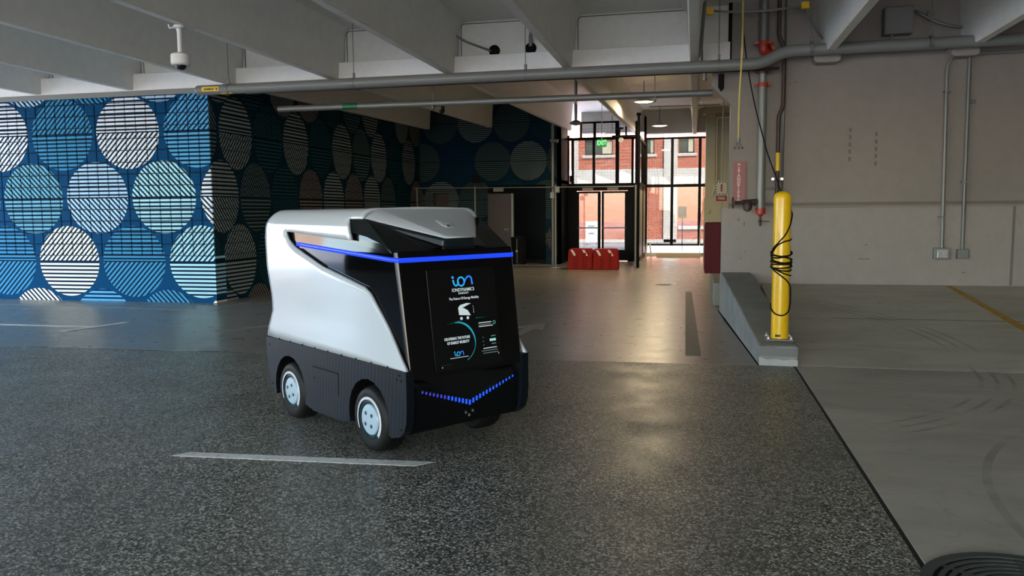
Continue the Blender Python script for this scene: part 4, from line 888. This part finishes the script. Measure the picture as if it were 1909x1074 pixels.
M_led2 = mat('violet_led', (.02, .01, .1), .3, emit=(.012, .014, .16), estr=1.0)
M_tyre = mat('tyre_rubber', (.006, .006, .0055), .55, spec=.22)
M_hub = mat('pale_hub', (.30, .40, .48), .3, coat=.2)
M_rimdark = mat('rim_teal', (.006, .022, .028), .3, spec=.3)
M_arc = mat('white_arc', (.50, .52, .56), .35)
HW = .485
def surf(x, s, inset=0.0):
    """unrolled side (x, s) -> shell surface, near (right) side is y negative"""
    hw = HW-.010*math.exp(-((s-.80)/.14)**2)
    if s <= 1.38: y, z = hw, s
    elif s <= 1.60:
        t = (s-1.38)/.22*PI/2; y = hw-.12*(1-math.cos(t)); z = 1.38+.15*math.sin(t)
    else: y = hw-.12-(s-1.60); z = 1.53+.008*min(1, (s-1.6)/.3)
    if x < -.74:
        d = min(1, max(0, (-.80-x)/.13)); y -= .010*d*d*(1 if s < 1.6 else 0)
       
        if s > 1.45: z -= .05*d*d*min(1, (s-1.45)/.15)
    return Vector((x, -(y-inset) if y > inset or s < 1.6 else -y, z))
def lerp_curve(pts, x):
    for (a, b), (c, d) in zip(pts, pts[1:]):
        if x <= c: return b+(d-b)*(x-a)/(c-a) if c > a else d
    return pts[-1][1]
REAR = [(.562, -.958), (.62, -.945), (.70, -.89), (.77, -.848), (.88, -.850), (.99, -.875), (1.10, -.915), (1.33, -.935), (1.42, -.91), (1.50, -.86), (1.62, -.80), (1.97, -.77)]
def patch(bm, xs, lo, hi, rows, warp=False):
    g = []
    for x in xs:
        col = []
        for k in range(rows+1):
            a, b = lo(x), hi(x); s_ = a+(b-a)*k/rows; xx = x
            if warp: xx = -.563+(x+.563)/(.95-.563)*(-.563-lerp_curve(REAR, s_))
            col.append(bm.verts.new(surf(xx, s_)))
        g.append(col)
    for a, b in zip(g, g[1:]):
        for k in range(rows):
            q = [a[k], b[k], b[k+1], a[k+1]]; q = [v for n_, v in enumerate(q) if (v.co-q[n_-1].co).length > 1e-5]
            if len(q) >= 3: bm.faces.new(q)
def mirror_join(bm):
    me = bpy.data.meshes.new('t'); bm.to_mesh(me); b2 = BM(); b2.from_mesh(me)
    for v in b2.verts: v.co.y = -v.co.y
    bmesh.ops.reverse_faces(b2, faces=b2.faces[:]); me2 = bpy.data.meshes.new('t2'); b2.to_mesh(me2); b2.free(); bm.from_mesh(me2)
    bpy.data.meshes.remove(me); bpy.data.meshes.remove(me2); bmesh.ops.remove_doubles(bm, verts=bm.verts[:], dist=1e-3); return bm
fr_ = lambda a, b, n: [a+(b-a)*i/n for i in range(n+1)]
D_ = [(-.563, 1.373), (-.52, 1.315), (-.423, 1.264), (-.009, 1.141), (.54, 1.034), (.602, 1.003), (.80, .795), (1.0, .563)]
Wn = [(-.563, 1.373), (.153, 1.336), (.393, 1.326)]
bm = BM(); Ax = [-.563, -.54, -.52, -.47, -.423]+fr_(-.423, -.009, 6)[1:]+fr_(-.009, .54, 7)[1:]+[.57, .602]+fr_(.602, .80, 4)[1:]+fr_(.80, 1.0, 5)[1:]
Rx = fr_(-.95, -.563, 9)
patch(bm, Ax, lambda x: .562, lambda x: lerp_curve(D_, x), 12)
patch(bm, Rx, lambda x: .562, lambda x: 1.373, 12, True)
Bx = fr_(-.563, .153, 10)+fr_(.153, .334, 3)[1:]
patch(bm, Bx, lambda x: lerp_curve(Wn, x), lambda x: 1.466, 4)
patch(bm, Rx, lambda x: 1.373, lambda x: 1.466, 4, True)
patch(bm, [.334, .35, .37, .393], lambda x: lerp_curve(Wn, x), lambda x: 1.466-(x-.334)/(.393-.334)*(1.466-1.326), 4)
Tx = Bx+[.37, .41, .45, .50]
patch(bm, Tx, lambda x: 1.466, lambda x: 1.61, 6); patch(bm, Rx, lambda x: 1.466, lambda x: 1.61, 6, True)
patch(bm, Tx, lambda x: 1.61, lambda x: 1.965, 3); patch(bm, Rx, lambda x: 1.61, lambda x: 1.965, 3, True)
bmesh.ops.remove_doubles(bm, verts=bm.verts[:], dist=1e-4); bmesh.ops.recalc_face_normals(bm, faces=bm.faces[:])
bm = mirror_join(bm)
shell = obj('white_shell', bm, M_shell, rb)
for f in shell.data.polygons: f.use_smooth = True
shell.data.set_sharp_from_angle(angle=math.radians(38))
so = shell.modifiers.new('solid', 'SOLIDIFY'); so.thickness = .022; so.offset = -1
# rear panel
bm = BM(); zs = [(.562, -.958), (.62, -.945), (.70, -.89), (.77, -.848), (.88, -.850), (.99, -.875), (1.10, -.915), (1.33, -.935), (1.42, -.91), (1.47, -.86)]
rows = []
for z, x in zs:
    e = -surf(x, z).y; rows.append([bm.verts.new((x-(.012*(1-(k/4)**2) if k else .012), e*k/4, z)) for k in range(-4, 5)])
for a, b in zip(rows, rows[1:]):
    for i in range(8): bm.faces.new((a[i], a[i+1], b[i+1], b[i]))
obj('rear_panel', bm, M_shell, rb, smooth=True)
# gloss black inner body: stacked rounded rectangles, front raked
def fx(z): return .985-(z-.56)*.1414
def ring(bm, z, xr, xf, hw, rc=.032, n=5):
    P = []
    for cx, cy, a0 in ((xf-rc, hw-rc, 0), (xr+rc, hw-rc, 90), (xr+rc, -hw+rc, 180), (xf-rc, -hw+rc, 270)):
        for k in range(n+1):
            t = math.radians(a0+90*k/n); P.append(bm.verts.new((cx+rc*math.cos(t), cy+rc*math.sin(t), z)))
    return P
bm = BM(); R = [ring(bm, z, -.78, fx(z), hw) for z, hw in ((.50, .452), (.58, .452), (.80, .455), (1.0, .458), (1.2, .462), (1.262, .463))]
for a, b in zip(R, R[1:]):
    for i in range(len(a)): bm.faces.new((a[i], a[(i+1) % len(a)], b[(i+1) % len(a)], b[i]))
bm.faces.new(R[0][::-1]); bm.faces.new(R[-1])
obj('black_body', bm, M_gloss, rb, auto=50)
# side glass above the belt
bm = BM()
for sgn in (1, -1):
    q = BM(); prism(q, [(-.60, 1.255), (.845, 1.255), (.80, 1.285), (.72, 1.312), (.561, 1.351), (.47, 1.365), (.396, 1.372), (.30, 1.39), (-.60, 1.42)], sgn*.464, sgn*.452, 'y')
    for v in q.verts: v.co.y -= sgn*max(0, v.co.z-1.27)*.16
    t_ = bpy.data.meshes.new('t'); q.to_mesh(t_); q.free(); bm.from_mesh(t_); bpy.data.meshes.remove(t_)
obj('side_glass', bm, M_gloss, rb)
# shoulders and hood in satin black
bm = BM(); h = .463
P1 = (.868, -h+.03, 1.266); P1b = (.83, -h, 1.266); G2 = (.72, -h, 1.312); G1 = (.561, -h, 1.351); G0 = (.396, -h, 1.372); Q1 = (.28, -h, 1.385)
E_ = (.54, -.452, 1.462); T0 = (.30, -.452, 1.47); H = (.905, -.12, 1.270); Em = (.44, -.40, 1.50)
tris = [(P1, H, E_), (P1, E_, P1b), (P1b, E_, G2), (G2, E_, G1), (G1, E_, G0), (G0, E_, T0), (G0, T0, Q1)]
M_matte = mat('black_matte', (.006, .008, .008), .6, spec=.02)
for sgn in (1, -1):
  b2 = BM()
  for t in tris[1:]:
    vs = [b2.verts.new((a, b*sgn, c)) for a, b, c in t]; b2.faces.new(vs if sgn > 0 else vs[::-1])
  bmesh.ops.remove_doubles(b2, verts=b2.verts[:], dist=1e-4); o = obj('shoulder_panel', b2, M_matte, rb); s2 = o.modifiers.new('solid', 'SOLIDIFY'); s2.thickness = .006; s2.offset = 0
for sgn in (1, -1):
    for t in tris[:1]:
        vs = [bm.verts.new((a, b*sgn, c)) for a, b, c in t]
        bm.faces.new(vs if sgn > 0 else vs[::-1])
m_ = lambda p: (p[0], -p[1], p[2])
vs = [bm.verts.new(p) for p in (P1, m_(P1), m_(H), H)]; bm.faces.new(vs)
bmesh.ops.remove_doubles(bm, verts=bm.verts[:], dist=1e-4)
o = obj('hood_panel', bm, M_satin, rb); s2 = o.modifiers.new('solid', 'SOLIDIFY'); s2.thickness = .02; s2.offset = -1 
# belt lip on top of the front face
bm = BM(); box(bm, .80, .886, -.44, .44, 1.262, 1.270); obj('belt_lip', bm, M_gloss, rb, bevel=.003)
# roof cap (white wedge) and its black underside
K1 = (.47, -.362, 1.5375); Ec = (.47, -.470, 1.470); Nt = (.905, -.115, 1.362); N = (.925, -.125, 1.334)
bm = BM(); pts = [K1, Ec, N, Nt]
V = [bm.verts.new(p) for p in pts]+[bm.verts.new(m_(p)) for p in pts]
k, e, n_, t_, k2, e2, n2, t2 = V
bm.faces.new((k, t_, t2, k2)); bm.faces.new((k, e, n_, t_)); bm.faces.new((k2, t2, n2, e2)); bm.faces.new((t_, n_, n2, t2)); bm.faces.new((e, e2, n2, n_)); bm.faces.new((k, k2, e2, e))
cap = obj('roof_cap', bm, M_shell, rb, bevel=.016, seg=3)
for f in cap.data.polygons: f.use_smooth = True
wn_ = cap.modifiers.new('wn', 'WEIGHTED_NORMAL')
bm = BM(); Eb = (.52, -.452, 1.455); Nb = (.905, -.118, 1.336); Hb = (.90, -.118, 1.272); Eb2 = (.60, -.40, 1.405)
pts = [Eb, Nb, Hb, Eb2]; V = [bm.verts.new(p) for p in pts]+[bm.verts.new(m_(p)) for p in pts]; a, b, c, d, a2, b2, c2, d2 = V
bm.faces.new((a, d, c, b)); bm.faces.new((a2, b2, c2, d2)); bm.faces.new((b, c, c2, b2)); bm.faces.new((a, b, b2, a2)); bm.faces.new((d, d2, c2, c)); bm.faces.new((a, a2, d2, d))
obj('cap_underside', bm, mat('deep_navy', (.004, .009, .014), .3), rb, bevel=.02, seg=3, auto=30)
# roof sensor
sl = math.atan2(1.5375-1.362, .905-.47)
bm = BM(); prism(bm, [(-.07, -.035), (.02, -.04), (.05, -.02), (.05, .03), (-.01, .035), (-.03, .01)], .0, .004, 'z'); sn = obj('sensor_recess', bm, M_arc, rb, loc=(.76, .0, 1.5375-(.76-.47)*math.tan(sl)+.001), rot=(0, sl, 0), bevel=.001)
bm = BM(); cyl(bm, (.028, 0, .003), (.028, 0, .007), .011, 14); obj('sensor_lens', bm, M_gloss, sn)
# blue light band: side and front
def band(t=.028):
    bm = BM(); f = .003; rc = .032+f; P = [(x, -.4645-f*.5, 1.280+(1.219-1.280)*(x+.35)/1.17) for x in (-.42, -.35, 0, .4, .82)]
    xf = fx(1.215)
    for k in range(9):
        a = math.radians(-90+90*k/8); P.append((xf-.032+rc*math.cos(a), -.462+.032+rc*math.sin(a), 1.2185-.0004*k))
    P.append((xf+f, 0, 1.215))
    for k in range(9):
        a = math.radians(90*k/8); P.append((xf-.032+rc*math.cos(a), .462-.032+rc*math.sin(a), 1.2153+.0004*k))
    P += [(.80, .466, 1.219), (.4, .466, 1.24), (-.35, .466, 1.28)]
    prev = None
    for x, y, z in P:
        dx = -.1414*t/2 if x > .85 else 0
        c = (bm.verts.new((x-dx, y, z-t/2)), bm.verts.new((x+dx, y, z+t/2)))
        if prev: bm.faces.new((prev[0], c[0], c[1], prev[1]))
        prev = c
    return bm
o = obj('light_band', band(), M_blue, rb, smooth=True); s3 = o.modifiers.new('solid', 'SOLIDIFY'); s3.thickness = .003; s3.offset = 1
# front screen
rake = math.atan(.1414)
zc = .845; scr = obj('screen', box(BM(), -.265, .265, -.325, .305, -.002, .006), mat('screen_glass', (.003, .004, .004), .12, spec=.3), rb, bevel=.002,
    loc=(fx(zc)+.004, 0, zc))
scr.matrix_local = Matrix.Translation((fx(zc)+.004, 0.0, zc)) @ Matrix(((0, -math.sin(rake), math.cos(rake), 0), (1, 0, 0, 0), (0, math.cos(rake), math.sin(rake), 0), (0, 0, 0, 1)))
def em(name, c, s=1.0): return mat(name, (0, 0, 0), .5, emit=c, estr=s*.27)
E_cy, E_bl, E_wh, E_gr, E_pane, E_dim = em('ui_cyan', (.03, .42, .85), .9), em('ui_blue', (.02, .22, .95), .9), em('ui_white', (.72, .85, .88), .75), em('ui_green', (.0, .10, .035), .5), em('ui_panel', (.008, .012, .03), .6), em('ui_grey', (.20, .26, .28), .6)
def SX(u): return -.252+.504*u
def SY(v): return .295-.615*v
Zs = .0075
def ui(name, bm, m): return obj(name, bm, m, scr)
def flat_tube(pts, r, m, name):
    bm = BM(); tube(bm, [(SX(u), SY(v), Zs) for u, v in pts], r, 6, .02, 5); return ui(name, bm, m)
def logo(u0, v0, w_, hgt, r):
    f = lambda a, b: (u0+a*w_, v0+b*hgt)
    circ = [f(.43+.165*math.cos(t*PI/10), .55+.44*math.sin(t*PI/10)) for t in range(21)]
    flat_tube([f(.04, .32), f(.06, .75), f(.16, .99), f(.26, .80), f(.30, .55)], r, E_cy, 'logo_stroke')
    bm = BM(); tube(bm, [(SX(u), SY(v), Zs) for u, v in circ], r, 6); ui('logo_stroke', bm, E_cy)
    flat_tube([f(.56, .80), f(.66, .35), f(.80, .02), f(.96, .15), f(.99, .92)], r, E_bl, 'logo_stroke')
    bm = BM(); u, v = f(.03, .08); lathe(bm, [(0, .002), (r*1.5, .002), (r*1.5, 0)], 12, Matrix.Translation((SX(u), SY(v), Zs-.001))); ui('logo_dot', bm, E_cy)
logo(.345, .065, .31, .10, .0055)
text('screen_lettering', 'IONDYNAMICS', .030, E_wh, scr, (SX(.50), SY(.205), Zs), bold=.0002, sx=.86, ext=.0004)
text('screen_lettering', 'ENERGY', .016, E_wh, scr, (SX(.50), SY(.240), Zs), bold=.0004, spacing=1.5, ext=.0004)
text('screen_lettering', 'The Future Of Energy Mobility', .022, E_wh, scr, (SX(.50), SY(.292), Zs), bold=.0002, sx=.86, ext=.0004)
bm = BM(); prism(bm, [(SX(a), SY(b)) for a, b in ((.40, .46), (.395, .385), (.43, .36), (.53, .345), (.60, .352), (.52, .372), (.50, .38), (.46, .385), (.54, .42), (.58, .475))], Zs-.001, Zs, 'z'); ui('vehicle_picture', bm, E_wh)
bm = BM(); prism(bm, [(SX(a), SY(b)) for a, b in ((.62, .375), (.635, .38), (.64, .45), (.625, .455), (.63, .385), (.615, .38))], Zs-.001, Zs, 'z'); ui('vehicle_picture_edge', bm, E_dim)
for u in (.43, .53):
    bm = BM(); lathe(bm, [(0, 0), (.010, 0), (.010, -.001)], 12, Matrix.Translation((SX(u), SY(.497), Zs))); ui('picture_wheel', bm, E_wh)
bm = BM(); prism(bm, [(SX(a), SY(b)) for a, b in ((.18, .545), (.40, .512), (.41, .522), (.30, .538))], Zs-.002, Zs-.001, 'z'); ui('green_glow', bm, E_gr)
bm = BM(); prism(bm, [(SX(a), SY(b)) for a, b in ((.65, .50), (.85, .512), (.66, .515))], Zs-.002, Zs-.001, 'z'); ui('green_glow', bm, E_gr)
# planet arc: a crescent
bm = BM(); A = []; cx_, cy_, rr = SX(.365), SY(.735), .128
for i in range(29):
    t = math.radians(100-i*6); w_ = .0035+.016*max(0, math.cos(math.radians((i-9)*9)))*.6
    A.append((bm.verts.new((cx_+rr*math.cos(t), cy_+rr*math.sin(t), Zs-.001)), bm.verts.new((cx_+(rr-w_)*math.cos(t), cy_+(rr-w_)*math.sin(t), Zs-.001))))
for a, b in zip(A, A[1:]): bm.faces.new((a[0], b[0], b[1], a[1]))
ui('planet_arc', bm, em('ui_teal', (.02, .40, .55), .8))
text('screen_lettering', 'DELIVERING THE FUTURE', .0235, E_wh, scr, (SX(.335), SY(.692), Zs), bold=.0005, sx=.74, ext=.0004)
text('screen_lettering', 'OF ENERGY MOBILITY', .0235, E_wh, scr, (SX(.345), SY(.735), Zs), bold=.0005, sx=.74, ext=.0004)
logo(.27, .825, .14, .045, .0028)
bm = BM(); box(bm, SX(.20), SX(.48), SY(.89), SY(.885), Zs-.001, Zs); ui('screen_rule', bm, E_wh)
bm = BM(); box(bm, SX(.68), SX(.975), SY(.90), SY(.55), Zs-.003, Zs-.002); ui('info_panel', bm, E_pane)
for v, a, b, m_u in ((.565, .69, .90, E_wh), (.585, .69, .89, E_dim), (.603, .69, .92, E_wh), (.835, .73, .95, E_wh), (.86, .70, .96, E_dim), (.885, .72, .97, E_dim)):
    bm = BM(); box(bm, SX(a), SX(b), SY(v+.004), SY(v-.004), Zs-.001, Zs); ui('text_line', bm, m_u)
bm = BM(); lathe(bm, [(.008, 0), (.012, 0), (.012, -.001)], 14, Matrix.Translation((SX(.945), SY(.575), Zs))); ui('info_badge', bm, em('ui_greenish', (.15, .55, .40), .6))
for v, m_u, a in ((.715, E_dim, .87), (.755, em('ui_mint', (.35, .85, .72), .8), .845), (.795, E_dim, .87)):
    bm = BM(); box(bm, SX(a), SX(.945), SY(v+(.013 if a < .86 else .005)), SY(v-(.013 if a < .86 else .005)), Zs-.001, Zs); ui('info_value', bm, m_u)
for v in (.72, .76, .80):
    bm = BM(); box(bm, SX(.735), SX(.745), SY(v+.006), SY(v-.006), Zs-.001, Zs); ui('info_tick', bm, E_dim)
bm = BM(); box(bm, SX(.05), SX(.22), SY(.945), SY(.942), Zs-.001, Zs); ui('screen_rule', bm, E_gr)
for u in (.07, .97):
    bm = BM(); lathe(bm, [(0, 0), (.0035, 0), (.0035, -.001)], 10, Matrix.Translation((SX(u), SY(.965 if u < .5 else .905), Zs))); ui('screen_dot', bm, E_wh)

# lower body: side panels with wheel arches, bumper, floor pan
def arch_profile():
    P = [(-.952, .556), (-.947, .40), (-.925, .25), (-.88, .165), (-.82, .128), (-.795, .132)]
    for k in range(13):
        t = math.radians(197-k*(214/12)); P.append((-.56+.248*math.cos(t), .205+.248*math.sin(t)))
    P += [(-.20, .108), (.20, .108)]
    for k in range(13):
        t = math.radians(197-k*(214/12)); P.append((.56+.248*math.cos(t), .205+.248*math.sin(t)))
    P += [(.83, .128), (.92, .15), (.97, .19), (.995, .25), (1.002, .34), (1.002, .562)]
    return P
for sgn in (-1, 1):
    bm = BM(); prism(bm, arch_profile(), sgn*.487, sgn*.43, 'y'); o = obj('side_skirt', bm, M_rock, rb, bevel=.012, seg=3)
    for x0, x1 in ((-.81, -.31), (.31, .81)):     # wheel wells
        bm = BM(); cx_ = (x0+x1)/2
        A = []; 
        for k in range(13):
            t = math.radians(190-k*(200/12)); A.append((bm.verts.new((cx_+.246*math.cos(t), sgn*.475, .205+.246*math.sin(t))), bm.verts.new((cx_+.246*math.cos(t), sgn*.25, .205+.246*math.sin(t)))))
        for a, b in zip(A, A[1:]): bm.faces.new((a[0], b[0], b[1], a[1]))
        o = obj('wheel_well', bm, M_black, rb, smooth=True)
bm = BM(); box(bm, -.88, .80, -.25, .25, .12, .55); box(bm, -.30, .30, -.44, .44, .12, .52); obj('chassis', bm, M_black, rb)
bm = BM(); prism(bm, [(-.955, .55), (-.93, .20), (-.90, .16), (-.86, .16), (-.86, .55)], -.435, .435, 'y'); obj('rear_bumper', bm, M_rock, rb, bevel=.01)
# front bumper with a V shaped crease
bm = BM(); ys = [-.432, -.37, 0, .37, .432]; top = .56; vz = [.425, .42, .298, .42, .425]
rows = []
for y, v in zip(ys, vz):
    rows.append([bm.verts.new(p) for p in ((.80, y, top), (.935, y, top), (.948, y, .50), (.972 if abs(y) < .4 else .955, y, v+.035), (.985 if abs(y) < .4 else .96, y, v+.018), (.982 if abs(y) < .4 else .958, y, v-.03), (.955, y, .21), (.93, y, .155), (.80, y, .150))])
for a, b in zip(rows, rows[1:]):
    for i in range(8): bm.faces.new((a[i], b[i], b[i+1], a[i+1]))
bm.faces.new(rows[0][::-1]); bm.faces.new(rows[-1]); bm.faces.new([r[0] for r in rows]+[r[-1] for r in rows[::-1]])
obj('front_bumper', bm, M_satin, rb, bevel=.006)
for i in range(27):
    y = -.36+i*(.72/26); a = 1-abs(y)/.37; z = .295+.122*(abs(y)/.37)+.004; hh = .007+.009*a
    bm = BM(); box(bm, .976, .988, y-.0045-.002*a, y+.0045+.002*a, z-hh, z+hh); obj('led_segment', bm, M_led2 if i < 7 else M_led, rb)
for dy, dz in ((-.025, .0), (.0, -.02), (.03, .004)):
    bm = BM(); lathe(bm, [(0, 0), (.009, 0), (.009, -.003)], 10, Matrix.Translation((.977, dy, .235+dz))@Matrix.Rotation(PI/2, 4, 'Y')); obj('bumper_sensor', bm, M_galv, rb)
# service hatch with its dark gap, small studs
bm = BM()
for a in ((-.185, .182, .424, .436), (.168, .182, .275, .436)): box(bm, a[0], a[1], -.4885, -.4872, a[2], a[3])
obj('hatch_gap', bm, M_black, rb)
bm = BM(); box(bm, -.175, .168, -.4880, -.4868, .275, .424); obj('service_hatch', bm, M_rock, rb)
for x, z in ((-.90, .50), (.93, .53), (.90, .50), (.94, .20), (-.86, .20), (.95, .50), (-.165, .35)):
    bm = BM(); cyl(bm, (x, -.486, z), (x, -.4895, z), .008, 10); obj('stud', bm, M_black, rb)
for i in range(9):
    x = -.72+i*.19; bm = BM(); cyl(bm, (x, -.484, .563), (x, -.490, .563), .007, 10); obj('clip', bm, M_rock, rb)
# wheels
M_bdark = mat('bolt_dark', (.03, .035, .04), .5)
for x in (-.56, .56):
    for sgn in (-1, 1):
        T = Matrix.Translation((x, sgn*.480, .213-.0243)) @ Matrix.Scale(1.038, 4) @ Matrix.Rotation(PI/2 if sgn < 0 else -PI/2, 4, 'X')
        W = .165
        bm = BM(); lathe(bm, [(.118, -.012), (.125, -.002), (.160, .004), (.182, -.002), (.194, -.012), (.202, -.028), (.2045, -.046), (.199, -.048), (.199, -.053), (.205, -.055), (.205, -.078), (.199, -.080), (.199, -.085), (.205, -.087), (.205, -.110), (.199, -.112), (.199, -.117), (.2045, -.119), (.200, -.140), (.18, -W), (.10, -W)], 48)
        wh = obj('wheel', bm, M_tyre, rb, auto=35); wh.matrix_local = T
        bm = BM(); lathe(bm, [(0, -.02), (.118, -.012), (.122, -.002), (.108, .000), (.105, -.006), (0, -.008)], 40); obj('rim', bm, M_rimdark, wh, auto=40)
        bm = BM(); lathe(bm, [(0, .008), (.070, .006), (.092, .001), (.097, -.006), (0, -.006)], 40); obj('hub_cover', bm, M_hub, wh, auto=40)['label'] = 'pale blue-white hub cover'
        for k in range(4):
            t = math.radians(40+90*k+(25 if x < 0 else 0)); bm = BM(); cyl(bm, (.048*math.cos(t), .048*math.sin(t), .002), (.048*math.cos(t), .048*math.sin(t), .0085), .0125, 14); obj('bolt_hole', bm, mat('bolt_dark', (.05, .06, .07), .4) if False else M_bdark, wh)
        bm = BM(); A = []
        for i in range(41):
            t = math.radians(-40+i*(252/40)); w_ = .0115*min(1, max(.22, (1.25-i/40)*1.1)) 
            A.append((bm.verts.new(((.133-w_)*math.cos(t), (.133-w_)*math.sin(t), .0065)), bm.verts.new(((.133+w_)*math.cos(t), (.133+w_)*math.sin(t), .0065))))
        for a, b in zip(A, A[1:]): bm.faces.new((a[0], a[1], b[1], b[0]))
        ar = obj('white_arc', bm, M_arc, wh, smooth=True)
        sA = ar.modifiers.new('solid', 'SOLIDIFY'); sA.thickness = .004
        sc = .205
